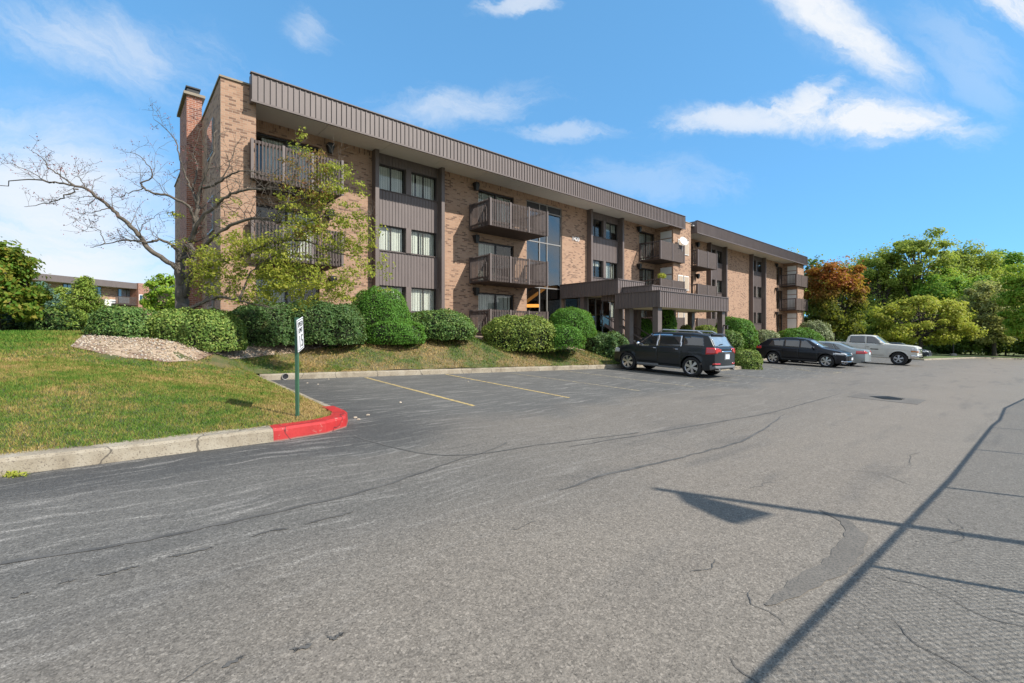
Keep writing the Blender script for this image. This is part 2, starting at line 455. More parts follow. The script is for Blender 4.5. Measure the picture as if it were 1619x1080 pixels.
kc = t.ramp(n, [(.30, (.15, .12, .085)), (.48, (.29, .245, .18)), (.7, (.38, .335, .26))])
kc = t.mix(t.sstep(ng, .46, .32), kc, (.13, .105, .08))
cr = t.vor(t.v('ADD', t.v('SCALE', t.pos, .8), t.v('SCALE', t.noise(t.pos, 3, 3.0, fac=False), .3)), 1.0, 'DISTANCE_TO_EDGE')
kc = t.mix(t.m('MULTIPLY', t.sstep(cr, .012, .004), .8), kc, (.07, .06, .05))
setb(t, Base_Color=kc, Roughness=.9, Normal=t.bump(t.m('ADD', ng, t.m('MULTIPLY', n, .6)), .5, .01))
t = mat('kerb_red')
n = t.noise(t.pos, 5, 6.0, .7); ng = t.noise(t.pos, 55, 3.0, .7)
cr = t.vor(t.v('ADD', t.v('SCALE', t.pos, .9), t.v('SCALE', t.noise(t.pos, 3, 3.0, fac=False), .3)), 1.0, 'DISTANCE_TO_EDGE')
kc = t.ramp(n, [(.3, (.33, .013, .013)), (.7, (.47, .026, .024))])
kc = t.mix(t.m('MULTIPLY', t.sstep(t.noise(t.pos, 13, 6.0, .75), .60, .68), .8), kc, (.42, .30, .24))
px_, py_, pz_ = t.sep(t.pos)
hk = t.m('SUBTRACT', pz_, t.m('ADD', t.m('MULTIPLY', px_, SA), t.m('MULTIPLY', py_, SB)))
kc = t.mix(t.m('MULTIPLY', t.sstep(t.m('ADD', hk, t.m('MULTIPLY', ng, .03)), .045, .02), .8), kc, (.20, .16, .13))
kc = t.mix(t.m('MULTIPLY', t.sstep(cr, .012, .004), .9), kc, (.10, .015, .015))
setb(t, Base_Color=kc, Roughness=.6, Normal=t.bump(ng, .35, .01))

def leafmat(name, cols, trans=.54, hgrad=None):
    t = mat(name)
    out = t.n['Material Output']
    f = t.m('ADD', t.m('MULTIPLY', t.rand, .5), t.m('ADD', t.m('MULTIPLY', t.noise(t.pos, 1.1, 3.0), .25), t.m('MULTIPLY', t.noise(t.pos, 4.5, 3.0), .25)))
    k = len(cols)
    c = t.ramp(f, [(.12 + .76 * i / max(1, k - 1), cc) for i, cc in enumerate(cols)])
    if hgrad:
        z0, z1, top = hgrad
        ob = t.new('ShaderNodeTexCoord').outputs['Object']
        zz = t.m('ADD', t.sep(ob)[2], t.m('MULTIPLY', t.m('SUBTRACT', t.noise(t.pos, .6, 3.0), .5), (z1 - z0) * 1.6))
        kk = len(top)
        c2 = t.ramp(f, [(.12 + .76 * i / max(1, kk - 1), cc) for i, cc in enumerate(top)])
        c = t.mix(t.sstep(zz, z0, z1), c, c2)
    if name.split('_')[0] in ('hedge', 'yew', 'frosted'):
        c = t.mix(t.m('MULTIPLY', t.sstep(t.noise(t.pos, 2.3, 4.0, .7), .60, .72), .55), c, (.15, .105, .045))
    setb(t, Base_Color=c, Roughness=.55)
    t.b.inputs['Specular IOR Level'].default_value = .25
    tl = t.new('ShaderNodeBsdfTranslucent')
    t.put(tl.inputs[0], t.mix(.5, c, (.30, .33, .03)))
    mx = t.new('ShaderNodeMixShader'); mx.inputs[0].default_value = trans
    t.l.new(t.b.outputs[0], mx.inputs[1]); t.l.new(tl.outputs[0], mx.inputs[2]); t.l.new(mx.outputs[0], out.inputs[0])
leafmat('leaf_olive', [(0.203, 0.297, 0.055), (0.367, 0.476, 0.084), (0.500, 0.500, 0.121)])
leafmat('leaf_green', [(0.125, 0.289, 0.046), (0.232, 0.477, 0.064), (0.428, 0.500, 0.102)])
leafmat('leaf_bright', [(0.186, 0.415, 0.038), (0.310, 0.500, 0.056), (0.500, 0.500, 0.075)])
leafmat('leaf_lime', [(0.317, 0.500, 0.047), (0.500, 0.500, 0.077), (0.500, 0.500, 0.128)])
leafmat('leaf_tan', [(0.281, 0.327, 0.102), (0.500, 0.500, 0.190), (0.500, 0.500, 0.200)])
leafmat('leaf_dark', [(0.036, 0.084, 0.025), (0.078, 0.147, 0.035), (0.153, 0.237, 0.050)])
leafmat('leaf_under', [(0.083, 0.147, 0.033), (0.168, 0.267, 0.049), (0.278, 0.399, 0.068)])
leafmat('leaf_maple', [(.06, .11, .02), (.13, .17, .03), (.24, .22, .05)], hgrad=(5.0, 8.2, [(.16, .05, .02), (.40, .085, .025), (.50, .18, .04), (.22, .12, .03)]))
leafmat('leaf_autumn', [(0.078, 0.195, 0.023), (0.143, 0.286, 0.039), (0.325, 0.364, 0.058), (0.468, 0.260, 0.058)])
leafmat('leaf_sparse', [(0.176, 0.245, 0.035), (0.351, 0.421, 0.062), (0.500, 0.500, 0.087), (0.500, 0.421, 0.087)])
leafmat('leaf_rust', [(0.145, 0.145, 0.043), (0.319, 0.246, 0.072), (0.377, 0.145, 0.072), (0.217, 0.203, 0.043)])
leafmat('leaf_berry', [(0.145, 0.043, 0.043), (0.261, 0.058, 0.058), (0.116, 0.072, 0.058)], .1)
leafmat('yew_bright', [(.052, .150, .018), (.092, .235, .028), (.165, .315, .050)], .25)
leafmat('yew_olive', [(0.086, 0.153, 0.030), (0.184, 0.260, 0.048), (0.368, 0.390, 0.076)], .2)
leafmat('hedge_green', [(0.048, 0.120, 0.030), (0.108, 0.206, 0.048), (0.260, 0.324, 0.086)], .2)
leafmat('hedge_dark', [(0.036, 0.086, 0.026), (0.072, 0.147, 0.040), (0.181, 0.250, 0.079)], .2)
leafmat('hedge_top', [(0.075, 0.170, 0.030), (0.170, 0.264, 0.053), (0.358, 0.395, 0.094)], .2)
leafmat('frosted', [(0.096, 0.144, 0.047), (0.255, 0.303, 0.144), (0.450, 0.450, 0.319)], .2)
leafmat('spruce_blue', [(0.056, 0.133, 0.094), (0.113, 0.208, 0.151), (0.189, 0.302, 0.226)], .15)
leafmat('spruce_lime', [(0.108, 0.197, 0.033), (0.240, 0.348, 0.054), (0.413, 0.450, 0.087)], .2)
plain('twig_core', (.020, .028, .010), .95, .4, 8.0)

# ------------------------------------------------------------------ object helpers
ORG = {}
def tag(o, label=None, cat=None, group=None, kind=None):
    if label: o['label'] = label
    if cat: o['category'] = cat
    if group: o['group'] = group
    if kind: o['kind'] = kind
    return o
def thing(name, label, cat, org, frame='xy', group=None):
    o = bpy.data.objects.new(name, None); COL.objects.link(o)
    o.empty_display_size = .3
    if frame == 'ud':
        o.location = ud(*org); o.rotation_euler = (0, 0, TH)
    else:
        o.location = org
    ORG[o.name] = (Vector(org), frame)
    return tag(o, label, cat, group)
class MB:
    def __init__(s): s.v = []; s.f = []; s.m = []; s.cur = 0
    def add(s, vs, fs):
        b = len(s.v); s.v.extend(vs)
        for f in fs: s.f.append(tuple(i + b for i in f)); s.m.append(s.cur)
    def box(s, x0, x1, y0, y1, z0, z1):
        s.add([(x0, y0, z0), (x1, y0, z0), (x1, y1, z0), (x0, y1, z0), (x0, y0, z1), (x1, y0, z1), (x1, y1, z1), (x0, y1, z1)],
              [(0, 3, 2, 1), (4, 5, 6, 7), (0, 1, 5, 4), (1, 2, 6, 5), (2, 3, 7, 6), (3, 0, 4, 7)])
    def bar(s, a, b, w, h, up=(0, 0, 1)):
        a, b = Vector(a), Vector(b); d = (b - a).normalized(); upv = Vector(up)
        if abs(d.dot(upv)) > .98: upv = Vector((1, 0, 0))
        sx = d.cross(upv).normalized(); sy = sx.cross(d)
        vs = []
        for p in (a, b):
            for i, j in ((-1, -1), (1, -1), (1, 1), (-1, 1)):
                vs.append(tuple(p + sx * (i * w / 2) + sy * (j * h / 2)))
        s.add(vs, [(0, 1, 2, 3), (4, 7, 6, 5), (0, 4, 5, 1), (1, 5, 6, 2), (2, 6, 7, 3), (3, 7, 4, 0)])
    def tube(s, pts, rad, n=6, cap=True):
        pts = [Vector(p) for p in pts]
        if not hasattr(rad, '__len__'): rad = [rad] * len(pts)
        vs = []; fs = []
        d0 = (pts[1] - pts[0]).normalized()
        ref = Vector((0, 0, 1)) if abs(d0.z) < .9 else Vector((1, 0, 0))
        sx = d0.cross(ref).normalized()
        for i, p in enumerate(pts):
            d = (pts[min(i + 1, len(pts) - 1)] - pts[max(i - 1, 0)]).normalized()
            sx = (sx - d * sx.dot(d)).normalized(); sy = d.cross(sx)
            for k in range(n):
                a = 2 * math.pi * k / n
                vs.append(tuple(p + (sx * math.cos(a) + sy * math.sin(a)) * rad[i]))
        for i in range(len(pts) - 1):
            for k in range(n):
                a = i * n + k; b = i * n + (k + 1) % n
                fs.append((a, b, b + n, a + n))
        if cap:
            fs.append(tuple(range(n))[::-1]); fs.append(tuple(range((len(pts) - 1) * n, len(pts) * n)))
        s.add(vs, fs)
    def lathe(s, prof, c, axis='y', n=24):
        vs = []; fs = []
        for r, h in prof:
            for k in range(n):
                a = 2 * math.pi * k / n
                if axis == 'y': vs.append((c[0] + r * math.cos(a), c[1] + h, c[2] + r * math.sin(a)))
                else: vs.append((c[0] + r * math.cos(a), c[1] + r * math.sin(a), c[2] + h))
        for i in range(len(prof) - 1):
            for k in range(n):
                a = i * n + k; b = i * n + (k + 1) % n
                fs.append((a, b, b + n, a + n))
        s.add(vs, fs)
    def build(s, name, mats, parent=None, smooth=False, org=None, frame='xy', uv=None):
        if parent is not None: o0, fr = ORG[parent.name]
        else: o0, fr = Vector(org or (0, 0, 0)), frame
        V = np.array(s.v, dtype=np.float64).reshape(-1, 3) - np.array(o0)
        return raw(name, V, s.f, mats, parent, smooth, (o0, fr), s.m, uv)
def raw(name, V, F, mats, parent, smooth, of, mi=None, uv=None):
    me = bpy.data.meshes.new(name)
    if isinstance(F, np.ndarray):
        n, k = F.shape
        me.vertices.add(len(V)); me.vertices.foreach_set('co', np.asarray(V, dtype=np.float32).ravel())
        me.loops.add(n * k); me.loops.foreach_set('vertex_index', F.astype(np.int32).ravel())
        me.polygons.add(n); me.polygons.foreach_set('loop_start', np.arange(0, n * k, k, dtype=np.int32))
        me.update(calc_edges=True)
    else:
        me.from_pydata([tuple(v) for v in V], [], F)
    if isinstance(mats, str): mats = [mats]
    for m in mats: me.materials.append(MATS[m])
    if mi is not None and len(mats) > 1: me.polygons.foreach_set('material_index', np.asarray(mi, dtype=np.int32))
    if smooth: me.polygons.foreach_set('use_smooth', np.ones(len(me.polygons), dtype=bool))
    if uv:
        lay = me.uv_layers.new(name='metres')
        o0 = of[0]
        for p in me.polygons:
            nx, ny, nz = (abs(c) for c in p.normal)
            for li in p.loop_indices:
                co = me.vertices[me.loops[li].vertex_index].co
                x, y, z = co.x + o0[0], co.y + o0[1], co.z + o0[2]
                if ny >= nx and ny >= nz: a, b = x, z
                elif nx >= nz: a, b = y, z
                else: a, b = x, y
                if uv == 'soldier' or (callable(uv) and uv(p.center + Vector(o0), p.normal)): a, b = b + .03, a
                lay.data[li].uv = (a, b)
    me.validate()
    o = bpy.data.objects.new(name, me); COL.objects.link(o)
    if parent is not None: o.parent = parent
    else:
        o0, fr = of
        if fr == 'ud': o.location = ud(*o0); o.rotation_euler = (0, 0, TH)
        else: o.location = o0
    ORG[o.name] = of
    return o
def sheet(name, poly, spacing, zf, m, kind='structure', lift=0.0, holes=()):
    poly = [Vector(p[:2]) for p in poly]
    # densify edge
    pts = []
    for i, p in enumerate(poly):
        q2 = poly[(i + 1) % len(poly)]; L = (q2 - p).length; n = max(1, int(L / spacing))
        for k in range(n): pts.append(p.lerp(q2, k / n))
    nb = len(pts)
    edges = [(i, (i + 1) % nb) for i in range(nb)]
    xs = [p.x for p in poly]; ys = [p.y for p in poly]
    gx = np.arange(min(xs), max(xs), spacing); gy = np.arange(min(ys), max(ys), spacing)
    P = np.array([(x, y) for x in gx for y in gy])
    inside = np.zeros(len(P), bool)
    A = np.array([(p.x, p.y) for p in pts])
    for i in range(nb):
        x1, y1 = A[i]; x2, y2 = A[(i + 1) % nb]
        if y1 == y2: continue
        c = ((y1 > P[:, 1]) != (y2 > P[:, 1])) & (P[:, 0] < (x2 - x1) * (P[:, 1] - y1) / (y2 - y1) + x1)
        inside ^= c
    P = P[inside]
    dmin = np.array([np.min(np.hypot(*(A - p).T)) for p in P]) if len(P) else np.array([])
    P = P[dmin > spacing * .45] if len(P) else P
    allp = pts + [Vector(p) for p in P]
    vv, ee, ff, *_ = delaunay_2d_cdt(allp, edges, [], 1, 1e-4)
    V2 = np.array([(v.x, v.y) for v in vv])
    Z = zf(V2) + lift
    o0 = Vector((poly[0].x, poly[0].y, 0))
    V = np.column_stack([V2, Z]) - np.array(o0)
    F = []
    for f in ff:
        a, b, c = (V2[i] for i in f[:3])
        F.append(tuple(f) if (b[0] - a[0]) * (c[1] - a[1]) - (b[1] - a[1]) * (c[0] - a[0]) > 0 else tuple(f)[::-1])
    o = raw(name, V, F, m, None, True, (o0, 'xy'))
    if kind: o['kind'] = kind
    return o
def zlot_np(P): return SA * np.clip(P[:, 0], -40, 62) + SB * np.clip(P[:, 1], -30, 72)

# ------------------------------------------------------------------ ground, lot, kerbs
gx = np.unique(np.concatenate([np.linspace(-1500, -120, 8), np.linspace(-120, 160, 36), np.linspace(160, 1500, 8)]))
gy = np.unique(np.concatenate([np.linspace(-600, -60, 6), np.linspace(-60, 160, 28), np.linspace(160, 2500, 9)]))
P = np.array([(x, y) for x in gx for y in gy]); ny = len(gy)
F = [(i * ny + j, (i + 1) * ny + j, (i + 1) * ny + j + 1, i * ny + j + 1) for i in range(len(gx) - 1) for j in range(ny - 1)]
raw('ground', np.column_stack([P, zlot_np(P) - .12]), F, 'far_grass', None, True, (Vector((0, 0, 0)), 'xy'))['kind'] = 'structure'
far_edge = [(66, 50.5), (49.5, 48.6), (36, 39.2)]
lot_poly = [(-34, -14), (70, -14), (90, 30), (90, 50.6), (66, 50.6), (49.5, 48.7)] + [ud(52.5, 6.2)[:2], ud(54, 12.2)[:2], ud(19, 12.4)[:2], ud(2.8, 14.0)[:2], ud(-12, 14)[:2], (-34, 0)]
sheet('parking_lot', lot_poly, 1.4, zlot_np, 'asphalt')

near_poly = [ud(u, 6.75) for u in (-40, 1.7)] + [ud(2.35, 6.85), ud(2.75, 7.1), ud(2.93, 7.5), ud(2.95, 8.2), ud(2.95, 13.72)]
far_kerb = [ud(2.95, 13.72)] + [ud(u, kerb_d(u)) for u in (6, 9, 12, 15, 17.0)]
isl = [ud(19.9, 11.9), ud(20.0, 9.9), ud(20.4, 9.35), ud(24.2, 9.35), ud(24.7, 9.9), ud(24.8, 11.9)]
right_k = [ud(27, 11.95), ud(40, 11.95), ud(54.0, 11.95)]
# lawn outline goes 8 cm inside the kerb's outer edge
def shrink(poly, d):
    out = []
    for i, p in enumerate(poly):
        a = poly[max(i - 1, 0)]; b = poly[min(i + 1, len(poly) - 1)]
        tv = Vector((b.x - a.x, b.y - a.y)).normalized(); nl = Vector((-tv.y, tv.x))
        m = 1.0
        if 0 < i < len(poly) - 1:
            t1 = Vector((p.x - a.x, p.y - a.y)).normalized(); m = 1 / max(.5, abs(t1.dot(tv)))
        out.append(Vector((p.x + nl.x * d * m, p.y + nl.y * d * m, 0)))
    return out
def kerb(name, path, w, h, m, dens=.25, bat=.03):
    pts = []
    for i in range(len(path) - 1):
        a, b = path[i], path[i + 1]; n = max(1, int((b - a).length / dens))
        for k in range(n): pts.append(a.lerp(b, k / n))
    pts.append(path[-1])
    inn = shrink(pts, w); prof = [(0, -.08), (bat * .6, h - .03), (bat + .02, h), (w, h + .005), (w + .01, -.08)]
    mb = MB(); vs = []; fs = []
    for p, q2 in zip(pts, inn):
        for s, z in prof:
            c = p.lerp(q2, s / w); vs.append((c.x, c.y, zlot(c.x, c.y) + z + (random.uniform(-.006, .006) if z > 0 else 0)))
    k = len(prof)
    for i in range(len(pts) - 1):
        for j in range(k - 1):
            fs.append((i * k + j, (i + 1) * k + j, (i + 1) * k + j + 1, i * k + j + 1))
    fs.append(tuple(range(k))[::-1]); fs.append(tuple(range((len(pts) - 1) * k, len(pts) * k)))
    mb.add(vs, fs)
    o = mb.build(name, m, None, False, org=tuple(pts[0]))
    tag(o, kind='structure')
    return o
def split_path(path, dlen):
    out = [path[0]]; acc = 0
    for i in range(1, len(path)):
        L = (path[i] - path[i - 1]).length
        if acc + L >= dlen:
            c = path[i - 1].lerp(path[i], (dlen - acc) / L)
            return out + [c], [c] + path[i:]
        acc += L; out.append(path[i])
path_all = [p.copy() for p in near_poly]
kA, rest = split_path(path_all, 41.62)
kR, kB = split_path(rest, 2.25)
kerb('kerb', kA, .26, .17, 'kerb_concrete')
kerb('kerb', kR, .25, .175, 'kerb_red')
kerb('kerb', kB, .16, .15, 'kerb_concrete')
kerb('kerb', far_kerb + [ud(19.9, 11.97)], .18, .16, 'kerb_concrete')
kerb('kerb', isl, .16, .14, 'kerb_concrete')
kerb('kerb', [ud(24.8, 11.9)] + right_k + [ud(52.5, 6.2), Vector((49.5, 48.7, 0)), Vector((66, 50.6, 0)), Vector((90, 50.6, 0))], .16, .13, 'kerb_concrete', .6)
# lawn inside the kerbs
def lawn_z(P):
    z = zlawn_np(P); zl = zlot_np(P)
    return np.maximum(z, zl + .11)
near_in = shrink([p for p in near_poly[:-1]] , .18)
lawn_poly = [p[:2] for p in near_in] + [ud(2.8, 13.6)[:2], ud(2.85, 13.86)[:2]] + [ud(u, kerb_d(u) + .12)[:2] for u in (6, 9, 12, 15, 17, 19.9)] + [ud(20.1, 9.95)[:2], ud(20.45, 9.45)[:2], ud(24.15, 9.45)[:2], ud(24.6, 9.95)[:2], ud(24.7, 12.05)[:2], ud(54, 12.05)[:2], ud(66, 14)[:2], ud(66, 45)[:2], ud(-40, 60)[:2], ud(-60, 30)[:2]]
sheet('lawn', lawn_poly, .6, lawn_z, 'grass_soil')
verge = [ud(52.6, 6.35)[:2], (49.4, 48.9), (66, 50.8), (95, 50.8), (130, 70), (60, 120), ud(66, 30)[:2], ud(66, 14)[:2], ud(54.1, 12.1)[:2]]
sheet('grass_verge', verge, 2.5, lambda P: zlot_np(P) + .11, 'far_grass')

# painted stall lines (each its own strip on the asphalt)
def strip(name, pts, wid, m, lift, kind='structure', jitter=0.0):
    pts = [Vector((p[0], p[1], 0)) for p in pts]
    if len(pts) > 2:
        sm = []
        for i in range(len(pts) - 1):
            p0, p1, p2, p3 = pts[max(i - 1, 0)], pts[i], pts[i + 1], pts[min(i + 2, len(pts) - 1)]
            for k in range(5):
                q_ = k / 5; sm.append(.5 * ((2 * p1) + (p2 - p0) * q_ + (2 * p0 - 5 * p1 + 4 * p2 - p3) * q_ * q_ + (3 * p1 - p0 - 3 * p2 + p3) * q_ ** 3))
        pts = sm + [pts[-1]]
    dense = []
    for i in range(len(pts) - 1):
        n = max(1, int((pts[i + 1] - pts[i]).length / .3))
        for k in range(n): dense.append(pts[i].lerp(pts[i + 1], k / n))
    dense.append(pts[-1])
    vs = []; fs = []
    for i, p in enumerate(dense):
        tv = (dense[min(i + 1, len(dense) - 1)] - dense[max(i - 1, 0)]).normalized(); nl = Vector((-tv.y, tv.x, 0))
        wd = wid if not hasattr(wid, '__len__') else float(np.interp(i / (len(dense) - 1), np.linspace(0, 1, len(wid)), wid))
        jt = nl * random.uniform(-jitter, jitter)
        for s in (1, -1):
            c = p + jt + nl * (s * wd / 2 * random.uniform(1 - jitter * 8, 1 + jitter * 8) if jitter else s * wd / 2)
            vs.append((c.x, c.y, zlot(c.x, c.y) + lift))
    for i in range(len(dense) - 1): fs.append((2 * i, 2 * i + 1, 2 * i + 3, 2 * i + 2))
    mb = MB(); mb.add(vs, fs)
    o = mb.build(name, m, None, org=tuple(dense[0]))
    if kind: o['kind'] = kind
    return o
for i, (a, b) in enumerate([((578, 597), (750, 642)), ((705, 592), (900, 629)), ((808, 590), (1012, 618))]):
    strip('parking_stripe', [G(*a), G(*b)], .10, 'yellow_line' if i < 2 else 'faded_line', .004)
for uu, d0, d1, m in ((13.5, 12.3, 6.9, 'faded_line'), (16.2, 12.1, 6.7, 'faded_line'), (19.2, 11.8, 6.5, 'faded_line'), (25.6, 11.7, 6.2, 'faded_line'), (26.9, 11.7, 6.2, 'faded_line'), (28.6, 11.7, 6.2, 'faded_line'),
                      (32.5, 11.7, 6.2, 'faded_line'), (36.0, 11.7, 6.2, 'faded_line'), (41.0, 11.7, 6.2, 'faded_line')):
    strip('parking_stripe', [ud(uu, d0), ud(uu, d1)], .11, m, .004)
strip('parking_stripe', [ud(25.6, 6.2), ud(26.9, 6.2)], .11, 'faded_line', .008)
for k in range(4):
    strip('parking_stripe', [ud(25.65, 7.2 + k * 1.2), ud(26.85, 8.2 + k * 1.2)], .10, 'faded_line', .008)

# tar seams, tyre marks, patches
def gline(pxs): return [G(*p) for p in pxs]
for pts, wd, m in [
    ([(0, 892), (200, 860), (330, 833), (480, 800), (600, 770), (700, 735), (775, 712), (800, 700)], [.05, .035, .045, .02, .03], 'tar'),
    ([(885, 776), (960, 750), (1040, 733), (1110, 715), (1185, 692), (1240, 655)], [.02, .055, .03, .045, .015], 'tar'),
    ([(900, 707), (1000, 690), (1130, 668), (1220, 652), (1330, 622)], [.02, .045, .03, .04, .015], 'tar'),
    ([(560, 690), (700, 720), (880, 700), (1010, 684)], .03, 'tar'),
    ([(1295, 806), (1335, 826), (1352, 848), (1330, 884), (1280, 920), (1212, 958)], [.02, .10, .15, .17, .15, .02], 'patch')]:
    strip('tar_seam' if m == 'tar' else 'asphalt_patch', gline(pts), wd, m, .004, jitter=.018)
for k, (pts) in enumerate([[(20, 945), (45, 938)], [(95, 921), (120, 916)], [(155, 910), (215, 897)], [(262, 883), (335, 866)], [(400, 848), (455, 835)], [(480, 830), (560, 808)], [(355, 1052), (390, 1040)], [(460, 1032), (490, 1020)], [(520, 1010), (540, 1003)]]):
    strip('oil_mark', [p.lerp(q2, f_) + Vector((random.gauss(0, .012), random.gauss(0, .012), 0)) for p, q2 in [gline(pts)] for f_ in (0, .25, .5, .75, 1)], [.004, .03, .014, .034, .004], 'tar', .005, jitter=.01)

# cracks: thin jagged lines
rc_ = random.Random(21)
for (px, py, ang, L) in [(1378, 905, -1.2, .9), (1408, 975, -1.3, .6), (1090, 905, .4, .35), (1155, 1040, -1.2, .5), (1240, 990, .9, .4), (1440, 735, .5, 1.2), (1330, 745, -.6, 1.0), (1180, 775, .3, .7), (805, 838, .6, .3), (350, 1040, -.9, .3), (1500, 860, 1.0, .8), (1560, 960, -.8, .7), (960, 700, .2, 1.5), (640, 720, .7, 1.2), (1150, 690, .1, 1.8), (540, 668, -.5, .5)]:
    p = G(px, py); pts = [p]; a_ = ang
    for k in range(7):
        a_ += rc_.gauss(0, .45); pts.append(pts[-1] + Vector((math.cos(a_), math.sin(a_), 0)) * L / 7); a_ = a_ * .6 + ang * .4
    strip('crack', pts, [.002, .007, .005, .008, .002], 'tar', .0045, jitter=.003)
# catch basin in its square of concrete
c0 = G(1402, 630)
cb = thing('storm_drain', 'round iron drain grate in a pale square concrete patch of the lot', 'drain', (c0.x, c0.y, c0.z))
mb = MB()
uu0, dd0 = to_ud(c0.x, c0.y)
q4 = [ud(uu0 + a, dd0 + b) for a, b in ((-.75, -.75), (.75, -.75), (.75, .75), (-.75, .75))]
top = [(p.x, p.y, zlot(p.x, p.y) + .006) for p in q4]
mb.add(top + [(x, y, z - .05) for x, y, z in top], [(0, 1, 2, 3), (0, 4, 5, 1), (1, 5, 6, 2), (2, 6, 7, 3), (3, 7, 4, 0)])
mb.build('concrete_collar', 'patch', cb)
mb = MB()
mb.lathe([(.0, .016), (.30, .016), (.33, .012), (.33, -.02)], (c0.x, c0.y, c0.z), 'z', 24)
for k in range(-4, 5): mb.bar((c0.x - .28, c0.y + k * .062, c0.z + .022), (c0.x + .28, c0.y + k * .062, c0.z + .022), .025, .012)
mb.build('grate', 'black_metal', cb)
# pipe mouth in the kerb at the corner of the bay
pp = G(450, 600); pu, pd = to_ud(pp.x, pp.y)
pd = kerb_d(pu) + .01
po = thing('drain_pipe', 'dark round pipe mouth in the kerb at the corner of the parking bay', 'pipe', (pu, pd, zlot(*ud(pu, pd)[:2])), 'ud')
mb = MB(); zz = zlot(*ud(pu, pd)[:2]) + .085
mb.lathe([(.075, -.05), (.085, -.06), (.09, .0), (.075, .0), (.07, -.05)], (pu, pd, zz), 'y', 20)
mb.build('pipe_rim', 'step_concrete', po)
mb = MB(); mb.lathe([(.07, -.04), (.0, -.035)], (pu, pd, zz), 'y', 20); mb.build('pipe_mouth', 'sign_black', po)
# ------------------------------------------------------------------ apartment building
WD, FD, PD, BD, PIL = 18.68, 16.9, 17.25, 16.95, 18.33
FL = (1.60, 4.25, 6.90)
SOF = 9.45
FT, FB = 10.2, 9.29
bld = thing('apartment_building', 'three storey tan brick apartment block with brown metal fascia and slatted balconies', 'building', (18.0, WD, 1.4), 'ud')

def wall(mb, u0, u1, z0, z1, holes, d, depth=.16):
    us = sorted({u0, u1} | {h[0] for h in holes} | {h[1] for h in holes}); zs = sorted({z0, z1, 9.2} | {h[2] for h in holes} | {h[3] for h in holes})
    us = [x for x in us if u0 <= x <= u1]; zs = [x for x in zs if z0 <= x <= z1]
    for i in range(len(us) - 1):
        for j in range(len(zs) - 1):
            a, b, c, e = us[i], us[i + 1], zs[j], zs[j + 1]
            if any(h[0] - 1e-6 <= a and b <= h[1] + 1e-6 and h[2] - 1e-6 <= c and e <= h[3] + 1e-6 for h in holes): continue
            mb.add([(a, d, c), (b, d, c), (b, d, e), (a, d, e)], [(0, 1, 2, 3)])
    for h in holes:
        a, b, c, e = h[:4]; q = d + depth
        mb.add([(a, d, c), (a, q, c), (a, q, e), (a, d, e)], [(0, 1, 2, 3)])
        mb.add([(b, d, c), (b, d, e), (b, q, e), (b, q, c)], [(0, 1, 2, 3)])
        mb.add([(a, d, e), (a, q, e), (b, q, e), (b, d, e)], [(0, 1, 2, 3)])
        mb.add([(a, d, c), (b, d, c), (b, q, c), (a, q, c)], [(0, 1, 2, 3)])
bays = [(8.48, 11.60), (22.78, 25.96), (38.96, 41.84), (47.9, 50.98)]
sliders = [(3.75, 6.14), (14.02, 16.45), (28.45, 30.5), (34.0, 36.3), (55.0, 56.95)]
holes = []
for a, b in bays: holes.append((a, b, -.6, SOF))
for a, b in sliders:
    for f in FL: holes.append((a, b, f + .02, f + 2.12))
STU = (17.38, 20.29)
holes.append((STU[0], STU[1], 1.3, 9.12))
mb = MB()
sect1 = [h for h in holes if h[1] < 31]; sect2 = [h for h in holes if h[0] > 31]
wall(mb, 3.59, 30.6, -.6, SOF + .05, sect1, WD)
def sold(c, n): return 9.19 < c.z < 9.6 and abs(c.y - WD) < .02
mb.build('brick_wall', 'brick_tan', bld, uv=sold); mb = MB()
wall(mb, 33.2, 57.1, -.6, SOF + .05, sect2, WD)
def sold(c, n): return 9.19 < c.z < 9.6 and abs(c.y - WD) < .02
mb.build('brick_wall', 'brick_tan', bld, uv=sold)
mb = MB()
mb.box(2.57, 3.59, PD, 32, -.6, 9.90)
mb.build('corner_pier', 'brick_tan', bld, uv=True)
mb = MB(); mb.box(30.6, 33.2, PD, 32, -.6, 9.96); mb.build('corner_pier', 'brick_tan', bld, uv=True)
mb = MB(); mb.box(57.1, 59.17, PD, 32, -.9, 9.5); mb.build('corner_pier', 'brick_tan', bld, uv=True)
mb = MB(); mb.box(3.59, 57.1, 31.7, 32, -.6, 9.85); mb.build('rear_wall', 'brick_tan', bld, uv=True)
mb = MB(); mb.box(2.53, 3.64, PD - .05, 32.05, 9.90, 9.96); mb.build('coping', 'stone_cap', bld)
mb = MB(); mb.box(30.56, 33.24, PD - .04, 32.02, 9.961, 10.02); mb.build('coping', 'stone_cap', bld)
mb = MB(); mb.box(3.66, 30.54, FD + .2, 31.7, 9.80, 9.88); mb.box(33.26, 59.0, FD + .2, 31.7, 9.80, 9.88)
rf = mb.build('roof', 'membrane', bld)
